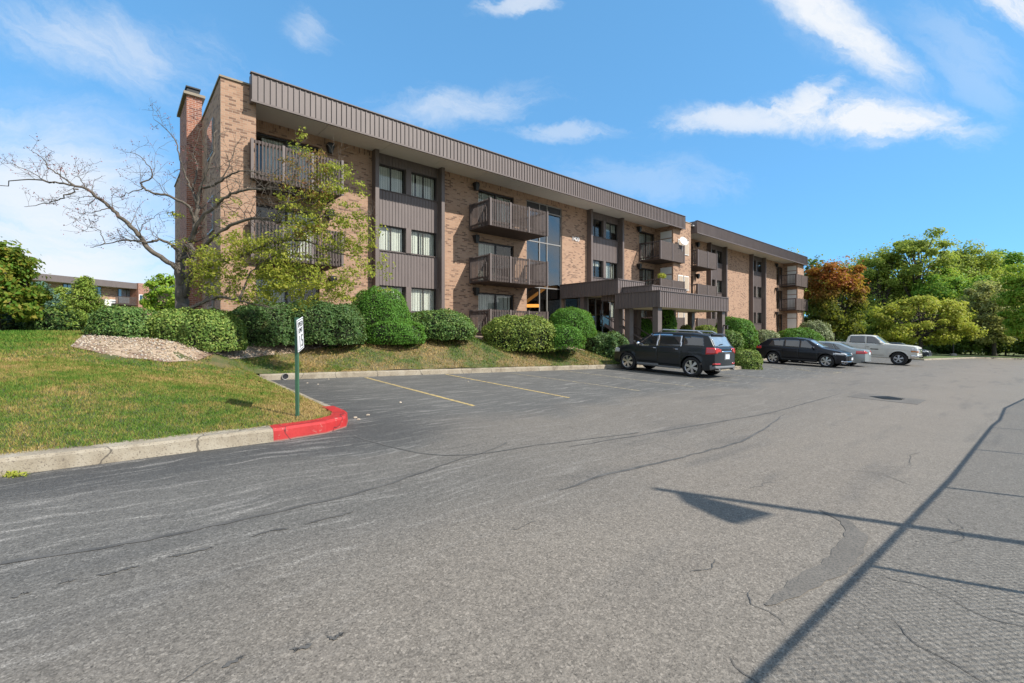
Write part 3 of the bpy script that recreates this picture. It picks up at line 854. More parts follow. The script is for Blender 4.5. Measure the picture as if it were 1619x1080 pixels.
for a, b in ((3.39, 31.72), (33.53, 59.3)):
    mb = MB()
    mb.box(a, b, FD + .025, FD + .13, FB, FT)
    mb.box(a, a + .11, FD + .131, WD if a > 10 else PD - .002, FB, FT)
    mb.box(b - .11, b, FD + .131, WD - .01 if b > 40 else PD - .002, FB, FT)
    n = int((b - a) / .185)
    for k in range(n + 1):
        u = a + .01 + (b - a - .05) * k / n
        mb.box(u, u + .035, FD - .012, FD + .025, FB + .03, FT - .05)
    for k in range(8):
        q2 = FD + .2 + k * .2
        if a > 10: mb.box(a - .02, a, q2, q2 + .03, FB + .03, FT - .05)
    mb.build('fascia', 'seam_metal', bld)
    mb = MB(); mb.box(a - .03, b + .03, FD - .035, FD + .16, FT, FT + .035); mb.box(a - .02, b + .02, FD - .02, FD + .03, FB - .035, FB + .03)
    mb.build('drip_edge', 'dark_paint', bld)
    mb = MB()
    ends = np.linspace(a + .1, b - .1, int((b - a) / 2.4) + 1)
    for k in range(len(ends) - 1): mb.box(ends[k] + .006, ends[k + 1] - .006, FD + .14, WD - .002, SOF, SOF + .05)
    if a < 10: pass
    mb.build('soffit', 'soffit_paint', bld)

def window(u0, u1, z0, z1, blind_drop, split=.5, dpt=.13, bright=True):
    d = WD + dpt
    mb = MB(); t_ = .045
    mb.box(u0, u0 + t_, d - .03, d + .03, z0, z1); mb.box(u1 - t_, u1, d - .03, d + .03, z0, z1)
    mb.box(u0 + t_, u1 - t_, d - .03, d + .03, z0, z0 + t_); mb.box(u0 + t_, u1 - t_, d - .03, d + .03, z1 - t_, z1)
    um = u0 + (u1 - u0) * split
    mb.box(um - .025, um + .025, d - .028, d + .028, z0 + t_, z1 - t_)
    fr = mb.build('window', 'frame_dark', bld)
    mb = MB(); mb.box(u0 + t_, um - .025, d - .004, d + .004, z0 + t_, z1 - t_); mb.box(um + .025, u1 - t_, d + .006, d + .014, z0 + t_, z1 - t_)
    ORG[fr.name] = ORG[bld.name]
    mb.build('pane', 'pane_glass', fr)
    mb = MB(); mb.box(u0 - .3, u1 + .3, d + .5, d + .55, z0 - .3, z1 + .2); mb.box(u0 - .3, u1 + .3, d + .05, d + .5, z0 - .34, z0 - .3)
    mb.build('interior', 'room', fr)
    if blind_drop > 0:
        mb = MB(); n = max(3, int((u1 - u0) / .09))
        for k in range(n):
            u = u0 + .05 + (u1 - u0 - .1) * (k + .5) / n
            if random.random() < .06: continue
            a = random.uniform(-.012, .012)
            mb.add([(u - .042, d + .10 + a, z1 - .05), (u + .042, d + .125 + a, z1 - .05), (u + .042, d + .125 + a, z1 - .05 - (z1 - z0 - .1) * blind_drop), (u - .042, d + .10 + a, z1 - .05 - (z1 - z0 - .1) * blind_drop)], [(0, 1, 2, 3)])
        mb.build('blind', 'blind', fr)
    return fr
def slider(u0, u1, f, blinds):
    d = WD + .13; z0, z1 = f + .03, f + 2.11
    mb = MB(); t_ = .06
    mb.box(u0, u0 + t_, d - .04, d + .04, z0, z1); mb.box(u1 - t_, u1, d - .04, d + .04, z0, z1)
    mb.box(u0 + t_, u1 - t_, d - .04, d + .04, z1 - t_, z1); mb.box(u0 + t_, u1 - t_, d - .04, d + .04, z0, z0 + t_)
    um = (u0 + u1) / 2; mb.box(um - .04, um + .04, d - .035, d + .035, z0 + t_, z1 - t_)
    fr = mb.build('sliding_door', 'frame_dark', bld)
    mb = MB(); mb.box(u0 + t_, um - .04, d - .004, d + .004, z0 + t_, z1 - t_); mb.box(um + .04, u1 - t_, d + .008, d + .016, z0 + t_, z1 - t_)
    mb.build('pane', 'pane_glass', fr)
    mb = MB(); mb.box(u0 - .2, u1 + .2, d + .9, d + .95, z0 - .1, z1 + .1); mb.box(u0 - .2, u1 + .2, d + .05, d + .9, z0 - .06, z0 - .02)
    mb.build('interior', 'room', fr)
    mb = MB(); n = int((u1 - u0) / .1)
    for k in range(n):
        fk = k / n
        if not (blinds[0] <= fk <= blinds[1]): continue
        u = u0 + .08 + (u1 - u0 - .16) * (k + .5) / n; a = random.uniform(-.015, .015)
        mb.add([(u - .045, d + .10 + a, z1 - .1), (u + .045, d + .13 + a, z1 - .1), (u + .045, d + .13 + a, z0 + .06), (u - .045, d + .10 + a, z0 + .06)], [(0, 1, 2, 3)])
    if mb.v: mb.build('blind', 'blind', fr)
for si, (a, b) in enumerate(sliders):
    for fi, f in enumerate(FL):
        slider(a, b, f, [(0, .45), (0, 1), (.4, 1), (0, .98), (.1, .9), (0, .5)][(si * 3 + fi * 2) % 6])
# window bays: fins, ribbed panels, paired windows
for bi, (a, b) in enumerate(bays):
    for u in (a - .16, b):
        mb = MB(); mb.box(u, u + .17, PIL, WD + .1, -.6, SOF - .003); mb.build('steel_fin', 'fin_metal', bld)
    um = (a + b) / 2
    wins = [(a + .10, um - .13), (um + .13, b - .03)]
    for fi, f in enumerate(FL):
        z0, z1 = f + 1.0, f + 2.12
        for wi, (p, q2) in enumerate(wins):
            bd = [.96, .55, 1.0, .96, .96, .3][(bi * 2 + fi * 3 + wi) % 6]
            if bi == 0: bd = 1.0 if fi < 2 else .96
            if bi >= 1 and fi == 2: bd = .0 if wi == 0 else .5
            window(p, q2, z0, z1, bd)
        for p, q2, dd in ((a, a + .10, .01), (um - .13, um + .13, .06), (b - .03, b, .01)):
            mb = MB(); mb.box(p, q2, WD - dd, WD + .16, z0, z1); mb.build('mullion', 'fin_metal', bld)
    for z0, z1 in ((-.6, FL[0] + .998), (FL[0] + 2.122, FL[1] + .998), (FL[1] + 2.122, FL[2] + .998), (FL[2] + 2.122, SOF - .003)):
        mb = MB(); mb.box(a, b, WD + .02, WD + .15, z0, z1)
        n = 20
        for k in range(n): mb.box(a + .03 + (b - a - .06) * k / n, a + .055 + (b - a - .06) * k / n, WD, WD + .02, z0 + .02, z1 - .03)
        mb.box(a, b, WD - .035, WD + .018, z1 - .028, z1 - .002)
        mb.build('spandrel_panel', 'seam_metal', bld)
# stair hall: glazed wall with a dim hall and painted stair behind
mb = MB(); u0, u1 = STU; d = WD + .1
for u in (u0, 18.42, 19.04, u1 - .06): mb.box(u, u + .06, d - .05, d + .05, 1.3, 9.12)
for z in (1.3, 4.22, 6.83, 8.62, 9.06):
    for p, q2 in ((u0 + .06, 18.42), (18.48, 19.04), (19.10, u1 - .06)): mb.box(p, q2, d - .045, d + .045, z, z + .06)
cw = mb.build('stair_window', 'frame_grey', bld)
mb = MB()
for p, q2 in ((u0 + .06, 18.42), (18.48, 19.04), (19.10, u1 - .06)):
    for z0, z1 in ((1.36, 4.22), (4.28, 6.83), (6.89, 8.62)): mb.box(p, q2, d - .005, d + .005, z0, z1)
mb.build('pane', 'stair_glass', cw)
mb = MB()
for p, q2 in ((u0 + .06, 18.42), (18.48, 19.04), (19.10, u1 - .06)): mb.box(p, q2, d - .01, d + .01, 8.68, 9.06)
mb.build('header_panel', 'frame_dark', cw)
mb = MB()
mb.box(u0 - .3, u1 + .3, 22.2, 22.3, .8, 9.4); mb.box(u0 - .4, u0 - .3, WD + .3, 22.2, .8, 9.4); mb.box(u1 + .3, u1 + .4, WD + .3, 22.2, .8, 9.4); mb.box(u0 - .3, u1 + .3, WD + .3, 22.2, 9.2, 9.3); mb.box(u0 - .3, u1 + .3, WD + .25, 22.2, 1.2, 1.3)
mb.box(u0 - .3, u1 + .3, WD + 1.9, 22.2, 4.2, 4.35); mb.box(u0 - .3, u1 + .3, WD + 1.9, 22.2, 6.8, 6.95)
mb.build('stair_hall', 'lobby_wall', cw)
mb = MB()
for (ua, za, ub, zb, dd) in ((17.3, 3.3, 19.2, 4.4, WD + .55), (18.9, 4.35, 20.4, 4.4, WD + .7), (17.2, 3.15, 18.4, 3.2, WD + .5)): mb.bar((ua, dd, za), (ub, dd, zb), .9, .18)
mb.build('stair_soffit', 'orange_paint', cw)
mb = MB()
mb.bar((17.6, WD + 1.2, 1.4), (20.2, WD + 1.2, 3.4), .06, .28); mb.bar((17.6, WD + .9, 2.4), (19.8, WD + .9, 4.0), .05, .05)
mb.build('stair_stringer', 'soffit_cream', cw)

# balconies
def balcony(u0, u1, f, style, patio=False):
    mb = MB(); zt = f + 1.16; zb = f - .12
    if not patio: mb.box(u0 + .06, u1 - .06, BD + .05, WD - .003, f - .14, f - .03)
    else: mb.box(u0 + .06, u1 - .06, BD + .05, WD - .003, f - .5, f - .03)
    dk = mb.build('balcony', 'deck_wood', bld)
    mb = MB()
    if patio: zb = f - .6
    mb.box(u0 + .03, u1 - .03, BD + .056, BD + .10, zt - .10, zt - .01)
    mb.box(u0 + .03, u1 - .03, BD + .056, BD + .10, f + .05, f + .14)
    for u in (u0 + .04, u1 - .1):
        mb.box(u, u + .06, BD + .10, WD - .01, zt - .10, zt - .01); mb.box(u, u + .06, BD + .10, WD - .01, f + .05, f + .14)
    L = u1 - u0; sp = .105 if style == 'open' else .098; n = int(L / sp)
    wd = .045 if style == 'open' else .086
    posts = {0, n // 3, 2 * n // 3, n} if style == 'open' else {0, n // 2, n}
    for k in range(n + 1):
        u = u0 + (L - .05) * k / n
        if k in posts: continue
        mb.box(u, u + wd, BD + .028, BD + .055, zb + random.uniform(-.01, .01), zt + random.uniform(-.012, .0))
    nd = int((WD - BD) / (.105 if style == 'open' else .14))
    for k in range(1, nd):
        dd = BD + (WD - BD - .03) * k / nd
        ws = .045 if style == 'open' else .02
        for u, s in ((u0, 1), (u1 - .04, 0)): mb.box(u, u + .04, dd, dd + ws, (zb if style == 'open' else f + .02), zt)
    rl = mb.build('railing', 'timber', dk)
    bx = [(u0 - .01, u0 + .07, BD + .056, BD + .12, zb, zt + .01), (u0 - .01, u0 + .06, WD - .12, WD - .02, zb, zt + .01)]
    for k in sorted(posts):
        u = u0 + (L - .05) * k / n
        bx.append((u - .01, u + .075, BD - .006, BD + .05, zb - .02, zt + .015))
    for q2 in bx:
        mb = MB(); mb.box(*q2); mb.build('post', 'fin_metal', dk)
for f in FL[1:]:
    balcony(3.39, 6.42, f, 'open'); balcony(13.42, 17.32, f, 'open'); balcony(28.42, 31.7, f, 'closed'); balcony(33.72, 36.95, f, 'closed'); balcony(55.8, 59.5, f, 'closed')
balcony(13.42, 17.32, FL[0], 'open', True); balcony(28.42, 31.7, FL[0], 'closed', True); balcony(33.72, 36.95, FL[0], 'closed', True)
# white storage panels beside the end sliders
for (a, b) in ((30.6, 0), (57.1, 0)):
    for f in FL:
        mb = MB(); mb.box(a - .025, a - .001, PD + .12, WD - .42, f + .02, f + 1.62); mb.box(a - .025, a - .001, PD + .12, WD - .42, f + 1.70, f + 2.2)
        mb.build('storage_panel', 'white_panel', bld)
# wall lanterns
for u, fl in ((6.5, (1, 2)), (13.75, (0, 1, 2)), (28.2, (0, 1, 2)), (36.8, (0, 1, 2)), (54.6, (0, 1, 2)), (6.6, (0,))):
    for k in fl:
        z = FL[k] + 2.2
        mb = MB(); mb.box(u - .11, u + .11, WD - .30, WD - .002, z + .03, z + .12)
        vs = [(u - .13, WD - .32, z + .02), (u + .13, WD - .32, z + .02), (u + .13, WD - .06, z + .02), (u - .13, WD - .06, z + .02), (u - .07, WD - .26, z - .28), (u + .07, WD - .26, z - .28), (u + .07, WD - .12, z - .28), (u - .07, WD - .12, z - .28)]
        mb.add(vs, [(0, 1, 2, 3), (7, 6, 5, 4), (0, 4, 5, 1), (1, 5, 6, 2), (2, 6, 7, 3), (3, 7, 4, 0)])
        mb.build('wall_lantern', 'black_metal', bld)
# through-wall vents on the middle pier
for f in FL:
    for a in (31.3, 32.15):
        mb = MB(); z0, z1 = f + .65, f + 1.6
        mb.box(a - .06, a + .66, PD - .05, PD - .001, z0 - .06, z1 + .06); vf = mb.build('wall_vent', 'white_panel', bld)
        mb = MB(); mb.box(a, a + .6, PD - .062, PD - .05, z0, z1)
        for k in range(14): mb.box(a, a + .6, PD - .075, PD - .062, z0 + .02 + k * .068, z0 + .05 + k * .068)
        mb.build('grille', 'vent_tan', vf)
# end wall windows and chimney
mb = MB(); mb.box(2.08, 2.57, 21.4, 23.8, -.6, 10.8); ch = mb.build('chimney', 'brick_red', bld, uv=True)
mb = MB(); mb.box(1.98, 2.67, 21.3, 23.9, 10.8, 10.9); mb.build('chimney_cap', 'stone_cap', ch)
mb = MB(); mb.box(2.12, 2.52, 21.7, 22.3, 10.9, 11.22); mb.box(2.08, 2.56, 21.65, 22.35, 11.22, 11.27); mb.build('flue', 'black_metal', ch)
for f in FL:
    mb = MB(); mb.box(2.51, 2.575, 18.4, 19.6, f + .9, f + 2.1); e = mb.build('window', 'frame_grey', bld)
    mb = MB(); mb.box(2.495, 2.51, 18.47, 19.53, f + .97, f + 2.03); mb.build('pane', 'car_glass_light', e)
# house number
def text_mesh(s, size, name, m, parent, M, extr=.008):
    c = bpy.data.curves.new(name, 'FONT'); c.body = s; c.size = size; c.extrude = extr; c.align_x = 'CENTER'
    o = bpy.data.objects.new(name, c); COL.objects.link(o)
    dg = bpy.context.evaluated_depsgraph_get()
    me = bpy.data.meshes.new_from_object(o.evaluated_get(dg))
    bpy.data.objects.remove(o); me.transform(M); me.materials.clear(); me.materials.append(MATS[m]); me.name = name
    r = bpy.data.objects.new(name, me); COL.objects.link(r); r.parent = parent
    return r
text_mesh('1420', .36, 'house_number', 'sign_white', bld, Matrix.Translation((21.5 - 18.0, -.03, 7.33 - 1.4)) @ Matrix.Rotation(R(90), 4, 'X') @ Matrix.Diagonal((.95, 1, 1, 1)), .015)

# ------------------------------------------------------------------ entrance canopy, vestibule and steps
zc = zlot(*ud(24, 13)[:2])
can = thing('entrance_canopy', 'brown ribbed metal entrance canopy in three steps on square posts', 'canopy', (23.5, 13.5, zc), 'ud')
def roofbox(u0, u1, d0, d1, z0, z1):
    t_ = .08
    mb = MB()
    mb.box(u0, u1, d0 + .02, d0 + t_, z0, z1); mb.box(u0, u1, d1 - t_, d1, z0, z1)
    mb.box(u0 + .02, u0 + t_, d0 + t_, d1 - t_, z0, z1); mb.box(u1 - t_, u1, d0 + t_, d1 - t_, z0, z1)
    n = int((u1 - u0) / .2)
    for k in range(n + 1):
        u = u0 + .012 + (u1 - u0 - .055) * k / n; mb.box(u, u + .035, d0 - .008, d0 + .02, z0 + .02, z1 - .03)
    n = int((d1 - d0) / .2)
    for k in range(1, n):
        dd = d0 + (d1 - d0) * k / n
        mb.box(u0 - .008, u0 + .02, dd, dd + .03, z0 + .02, z1 - .03)
    fa = mb.build('canopy_fascia', 'seam_metal', can)
    mb = MB(); mb.box(u0 - .03, u1 + .03, d0 - .03, d0 + .10, z1, z1 + .04); mb.box(u0 - .03, u0 + .10, d0 + .10, d1, z1, z1 + .04); mb.box(u1 - .1, u1 + .03, d0 + .10, d1, z1, z1 + .04); mb.build('coping', 'fin_metal', fa)
    mb = MB(); mb.box(u0 + t_, u1 - t_, d0 + t_, d1 - t_, z1 - .16, z1 - .1); mb.build('canopy_roof', 'membrane', fa)
    mb = MB(); mb.box(u0 + t_, u1 - t_, d0 + t_, d1 - t_, z0 + .03, z0 + .07); mb.build('canopy_soffit', 'soffit_cream', fa)
roofbox(20.05, 27.65, 12.0, 14.65, 2.91, 3.70)
roofbox(20.5, 24.0, 12.72, 15.9, 3.40, 4.04)
roofbox(20.1, 22.6, 14.5, WD - .01, 3.68, 4.48)
posts = [(20.2, 12.2, 2.93), (20.35, 13.95, 2.93), (27.25, 12.2, 2.93), (27.0, 13.95, 2.93), (23.9, 13.5, 2.93), (20.65, 14.85, 3.42), (22.3, 14.75, 3.70), (20.3, 17.0, 3.70)]
for i, (u, d, zt) in enumerate(posts):
    x, y = ud(u, d)[:2]; zg = (zlawn(x, y) if d > 14 else zlot(x, y)) - .3
    mb = MB(); mb.box(u, u + .36, d, d + .30, zg, zt); mb.box(u - .012, u + .372, d - .012, d + .312, zg, zg + .5)
    mb.build('post', 'fin_metal', can)
mb = MB(); u, d = 27.43, 12.1
mb.box(u - .05, u + .05, d - .03, d + .1, 2.05, 2.12); mb.box(u - .07, u + .07, d - .14, d, 1.85, 2.05); mb.box(u - .09, u + .09, d - .16, d + .02, 2.05, 2.08)
mb.build('post_lantern', 'brass_lamp', can)
mb = MB(); mb.box(20.62, 22.7, 16.95, 17.0, 3.62, 3.68)
for u in (20.62, 21.3, 21.95, 22.65): mb.box(u, u + .06, 16.94, 17.02, 1.6, 3.62)
mb.box(20.62, 22.71, 16.93, 17.03, 1.58, 1.66)
for dd in (17.1, 18.55): mb.box(20.44, 20.52, dd, dd + .06, 1.6, 3.68)
vs_ = mb.build('vestibule', 'frame_grey', bld)
mb = MB(); mb.box(20.69, 22.64, 16.975, 16.985, 1.66, 3.62); mb.box(20.47, 20.485, 17.16, 18.55, 1.6, 3.66); mb.build('pane', 'door_glass', vs_)
mb = MB(); mb.box(20.7, 22.7, 18.5, 18.6, 1.5, 3.7); mb.box(22.72, 22.78, 17.0, 18.66, 1.3, 3.68); mb.box(20.5, 22.7, 17.05, 18.6, 1.3, 1.58); mb.build('lobby', 'lobby_wall', vs_)
mb = MB(); mb.box(21.9, 21.94, 16.88, 16.93, 2.4, 3.0); mb.build('door_handle', 'alloy', vs_)
z0s = zlot(*ud(21.5, 12.6)[:2]) + .14
sta = thing('entrance_steps', 'concrete entrance steps with sloping dark handrails under the canopy', 'steps', (21.4, 14.5, z0s), 'ud')
mb = MB(); ns = 8
for k in range(ns):
    z1 = z0s + (1.58 - z0s) * (k + 1) / ns; d0 = 13.0 + k * .36
    mb.box(20.85, 22.15, d0, d0 + .36 if k < ns - 1 else 16.92, z0s - .3, z1)
mb.build('steps', 'step_concrete', sta)
mb = MB(); mb.box(20.4, 22.6, 12.15, 12.99, z0s - .25, z0s); mb.build('landing', 'step_concrete', sta)
for u in (20.78, 22.2):
    mb = MB(); mb.tube([(u, 12.9, z0s + .15), (u, 12.95, z0s + .85), (u, 13.1, z0s + .95), (u, 15.9, 1.58 + 1.0), (u, 16.05, 1.58 + 1.15), (u, 16.1, 2.75), (u, 16.1, 3.3)] if u < 21 else [(u, 12.9, z0s), (u, 12.95, z0s + .85), (u, 13.1, z0s + .95), (u, 15.9, 2.55), (u, 16.5, 2.55), (u, 16.5, 1.58)], .032, 8)
    mb.bar((u, 13.1, z0s + .5), (u, 15.9, 2.1), .05, .16)
    mb.build('handrail', 'dark_paint', sta)
# side wall of the walk
mb = MB(); mb.box(22.2, 22.4, 13.2, 16.9, z0s - .4, z0s + .2); mb.build('side_wall', 'step_concrete', sta)

# dish aerials, plants on the balcony
def dish(label, u, d, z, r):
    t_ = thing('satellite_dish', label, 'satellite dish', (u, d, z - .35), 'ud')
    mb = MB(); n = 20; ax = Vector((-.25, -.9, .35)).normalized(); sx = ax.cross(Vector((0, 0, 1))).normalized(); sy = sx.cross(ax)
    c = Vector((u, d, z)); vs = []; fs = []
    for i in range(5):
        rr = r * i / 4
        for k in range(n):
            a = 2 * math.pi * k / n
            vs.append(tuple(c + (sx * math.cos(a) * 1.0 + sy * math.sin(a) * .9) * rr + ax * (.22 * rr * rr / r)))
    for i in range(4):
        for k in range(n):
            fs.append((i * n + k, i * n + (k + 1) % n, (i + 1) * n + (k + 1) % n, (i + 1) * n + k))
    mb.add(vs, fs); mb.build('reflector', 'white_panel', t_, True)
    mb = MB(); mb.tube([c - sy * r * .85, c - sy * r * .5 + ax * r * 1.1], .012, 6); mb.bar(c - sy * r * .5 + ax * r * 1.05, c - sy * r * .4 + ax * r * 1.25, .06, .06); mb.build('feed_arm', 'galvanised', t_)
    mb = MB(); mb.tube([c - ax * .02, c - ax * .12 - Vector((0, 0, .1)), c - ax * .12 - Vector((0, 0, r + .3))], .022, 8); mb.build('mast', 'galvanised', t_)
dish('white satellite dish clamped to the top floor balcony rail at the roof break', 31.3, BD - .1, 8.32, .37)
dish('small white satellite dish behind the shrubs at the far corner of the block', 60.9, 17.4, 1.7, .36)
# ------------------------------------------------------------------ foliage builders
def leaf_arrays(P, size, nrm=None, jit=1.0, aspect=.55):
    n = len(P)
    d = rng.normal(size=(n, 3))
    if nrm is not None: d = nrm * 1.0 + d * jit * .55
    d /= np.linalg.norm(d, axis=1)[:, None] + 1e-9
    a = rng.normal(size=(n, 3)); a -= d * np.sum(a * d, axis=1)[:, None]; a /= np.linalg.norm(a, axis=1)[:, None] + 1e-9
    b = np.cross(d, a)
    s = size * rng.uniform(.65, 1.35, n)[:, None]
    V = np.empty((n, 4, 3))
    fold = d * s * .16
    V[:, 0] = P - a * s * .5; V[:, 1] = P - b * s * aspect * .5 + fold; V[:, 2] = P + a * s * .5; V[:, 3] = P + b * s * aspect * .5 + fold
    return V.reshape(-1, 3), np.arange(n * 4).reshape(n, 4)
def ball(n, c, r):
    d = rng.normal(size=(n, 3)); d /= np.linalg.norm(d, axis=1)[:, None]
    return np.array(c) + d * np.array(r) * (rng.uniform(0, 1, n) ** .45)[:, None]
def leaf_obj(name, P, size, m, parent, nrm=None, jit=1.0, aspect=.55, core=None):
    o0, fr = ORG[parent.name]
    V, F = leaf_arrays(P, size, nrm, jit, aspect)
    V = V - np.array(o0)
    mats = [m]; mi = None
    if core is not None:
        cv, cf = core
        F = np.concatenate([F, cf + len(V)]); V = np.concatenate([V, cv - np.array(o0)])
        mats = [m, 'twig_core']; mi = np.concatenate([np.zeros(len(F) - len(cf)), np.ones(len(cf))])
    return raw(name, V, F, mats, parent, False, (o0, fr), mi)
def lump(c, r, nu=16, nv=10, k=1.0, zmin=-.25, wob=.06, seed=0):
    rr = np.random.default_rng(seed)
    ph = rr.uniform(0, 6.28, 8)
    vs = []
    for j in range(nv + 1):
        th = math.acos(1 - (1 - zmin) * j / nv)
        for i in range(nu):
            a = 2 * math.pi * i / nu
            w_ = 1 + wob * (math.sin(3 * a + ph[0]) * math.sin(2 * th + ph[1]) + math.sin(5 * a + ph[2] + 2 * th) * .6)
            vs.append((c[0] + r[0] * k * w_ * math.sin(th) * math.cos(a), c[1] + r[1] * k * w_ * math.sin(th) * math.sin(a), c[2] + r[2] * k * w_ * math.cos(th)))
    fs = [(j * nu + i, j * nu + (i + 1) % nu, (j + 1) * nu + (i + 1) % nu, (j + 1) * nu + i) for j in range(nv) for i in range(nu)]
    return np.array(vs), np.array(fs)
def shrub(name, label, cat, domes, m, size, dens, group=None, zmin=-.34, jit=1.0, wob=.06, aspect=.5, fuzz=.05, e=.82):
    c0 = domes[0][0]
    t_ = thing(name, label, cat, (c0[0], c0[1], min(c[2] + zmin * r[2] for c, r in domes)), 'xy', group)
    PP = []; NN = []; CV = []; CF = []; off = 0
    for k, (c, r) in enumerate(domes):
        area = 2 * math.pi * (r[0] * r[1] + r[0] * r[2] + r[1] * r[2]) / 3 * (1 - zmin)
        n = int(area * dens)
        z = rng.uniform(zmin, 1, n); a = rng.uniform(0, 2 * math.pi, n); s = np.sqrt(np.maximum(0, 1 - z * z))
        u = np.column_stack([s * np.cos(a), s * np.sin(a), z]); nr = u / np.array(r); nr /= np.linalg.norm(nr, axis=1)[:, None]
        u = np.sign(u) * np.abs(u) ** e
        sd = abs(hash((round(c[0], 2), round(c[1], 2)))) % 9999
        rr = np.random.default_rng(sd); ph = rr.uniform(0, 6.28, 6); fq = rr.uniform(2, 5, 6)
        wv = 1 + wob * (np.sin(u[:, 0] * fq[0] * 2 + ph[0]) + np.sin(u[:, 1] * fq[1] * 2 + ph[1]) + np.sin(u[:, 2] * fq[2] * 2.5 + ph[2]) + .6 * np.sin(u[:, 0] * 11 + u[:, 2] * 9 + ph[3])) / 2
        dep = 1 - np.abs(rng.normal(0, fuzz, n)) + rng.exponential(fuzz * .35, n)
        P = np.array(c) + u * np.array(r) * (wv * dep)[:, None]
        hol = np.sin(P[:, 0] * 4.1 + ph[4]) + np.sin(P[:, 2] * 5.3 + ph[5]) + np.sin(P[:, 1] * 3.7 + P[:, 0] * 2.9 + ph[0])
        keep = (hol < 1.25) | (rng.uniform(size=n) < .38)
        for kk, (c2, r2) in enumerate(domes):
            if kk != k: keep &= np.sum(((P - np.array(c2)) / np.array(r2)) ** 2, axis=1) > .9
        PP.append(P[keep]); NN.append(nr[keep])
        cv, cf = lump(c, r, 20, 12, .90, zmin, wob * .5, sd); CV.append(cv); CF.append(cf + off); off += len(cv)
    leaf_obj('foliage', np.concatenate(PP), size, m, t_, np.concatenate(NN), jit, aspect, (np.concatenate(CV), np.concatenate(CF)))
    return t_
def box_dome(x0, x1, y0, y1, Y, depth, over=.0):
    """An ellipsoid that fills the given stretch of the view at distance Y."""
    a = at(x0, y1, Y); b = at(x1, y0, Y)
    return ((a.x + b.x) / 2, Y + depth * .2, a.z + (b.z - a.z) * .26), ((b.x - a.x) / 2, depth, (b.z - a.z) * .74)

# ---- shrubs along the building
shrub('hedge', 'clipped dark green hedge at the left end of the gravel bed', 'hedge', [box_dome(148, 240, 484, 545, 11.9, .7)], 'hedge_green', .07, 1900, e=.80, zmin=-.32)
shrub('hedge', 'clipped rounded hedge in the middle of the gravel bed in front of the bare tree', 'hedge', [box_dome(236, 325, 489, 549, 12.4, .75), box_dome(285, 374, 491, 553, 12.3, .75)], 'hedge_top', .07, 1900, e=.80, zmin=-.32)
shrub('hedge', 'long dark spreading hedge behind the speed limit sign', 'hedge', [box_dome(362, 470, 478, 543, 14.4, .9), box_dome(440, 545, 475, 541, 15.0, .9), box_dome(500, 573, 482, 542, 15.2, .8)], 'hedge_dark', .075, 1600, e=.80, zmin=-.32)
shrub('yew_bush', 'tall bright green two tier clipped yew beside the first window bay', 'bush', [box_dome(553, 646, 457, 530, 16.7, .95), box_dome(572, 669, 503, 542, 16.3, .9)], 'yew_bright', .06, 1900, fuzz=.035)
shrub('low_bush', 'low dull green spreading mound right of the two tier yew', 'bush', [box_dome(636, 748, 491, 535, 17.6, 1.0)], 'hedge_green', .08, 1200)
shrub('low_bush', 'wide olive mound in front of the slatted patio rail', 'bush', [box_dome(762, 880, 498, 551, 19.3, 1.2)], 'yew_olive', .085, 1100)
shrub('yew_bush', 'bright green domed yew in front of the stair window', 'bush', [box_dome(866, 942, 488, 532, 20.0, 1.0), box_dome(862, 925, 512, 549, 19.4, .9)], 'yew_bright', .07, 1500, fuzz=.035)
shrub('juniper', 'dark low juniper spilling down beside the entrance steps', 'bush', [box_dome(924, 990, 526, 566, 22.0, .8), box_dome(948, 1000, 536, 574, 21.6, .6)], 'hedge_dark', .10, 900, wob=.12)
shrub('yew_bush', 'bright green rounded bush behind the canopy posts near the steps', 'bush', [box_dome(1004, 1034, 505, 545, 26.5, .9)], 'yew_bright', .09, 900)
shrub('yew_bush', 'tall bright green bush standing between the canopy posts', 'bush', [box_dome(1040, 1068, 486, 548, 25.8, 1.0)], 'yew_bright', .09, 900)
shrub('low_bush', 'small olive bush under the canopy in front of the closed patio rail', 'bush', [box_dome(1076, 1096, 515, 545, 27.5, .7)], 'yew_olive', .09, 800)
shrub('low_bush', 'flat olive bush behind the right hand canopy posts', 'bush', [box_dome(1098, 1136, 514, 545, 28.5, .9)], 'yew_olive', .09, 800)
shrub('yew_bush', 'large domed bright green yew at the right end of the canopy', 'bush', [box_dome(1138, 1190, 501, 552, 33.0, 1.6), box_dome(1150, 1196, 515, 548, 32.4, 1.2)], 'yew_bright', .11, 700, fuzz=.03)
shrub('low_bush', 'dull leafy bush in front of the large domed yew', 'bush', [box_dome(1134, 1174, 522, 551, 31.0, .9)], 'hedge_green', .11, 700)
shrub('island_hedge', 'clipped low hedge on the kerbed island behind the black suv', 'hedge', [box_dome(1158, 1203, 553, 584, 22.6, .7)], 'hedge_top', .08, 1200)
shrub('low_bush', 'greyish green bush below the second far window bay', 'bush', [box_dome(1188, 1232, 522, 549, 40.5, 1.2)], 'frosted', .13, 450)
shrub('yew_bush', 'sloping bright green yew before the last balconies', 'bush', [box_dome(1234, 1300, 519, 548, 42.0, 1.5)], 'yew_bright', .13, 500)
shrub('frosted_bush', 'tall pale flowering bush at the far corner of the block', 'bush', [box_dome(1268, 1313, 509, 552, 46.0, 1.6)], 'frosted', .16, 420)
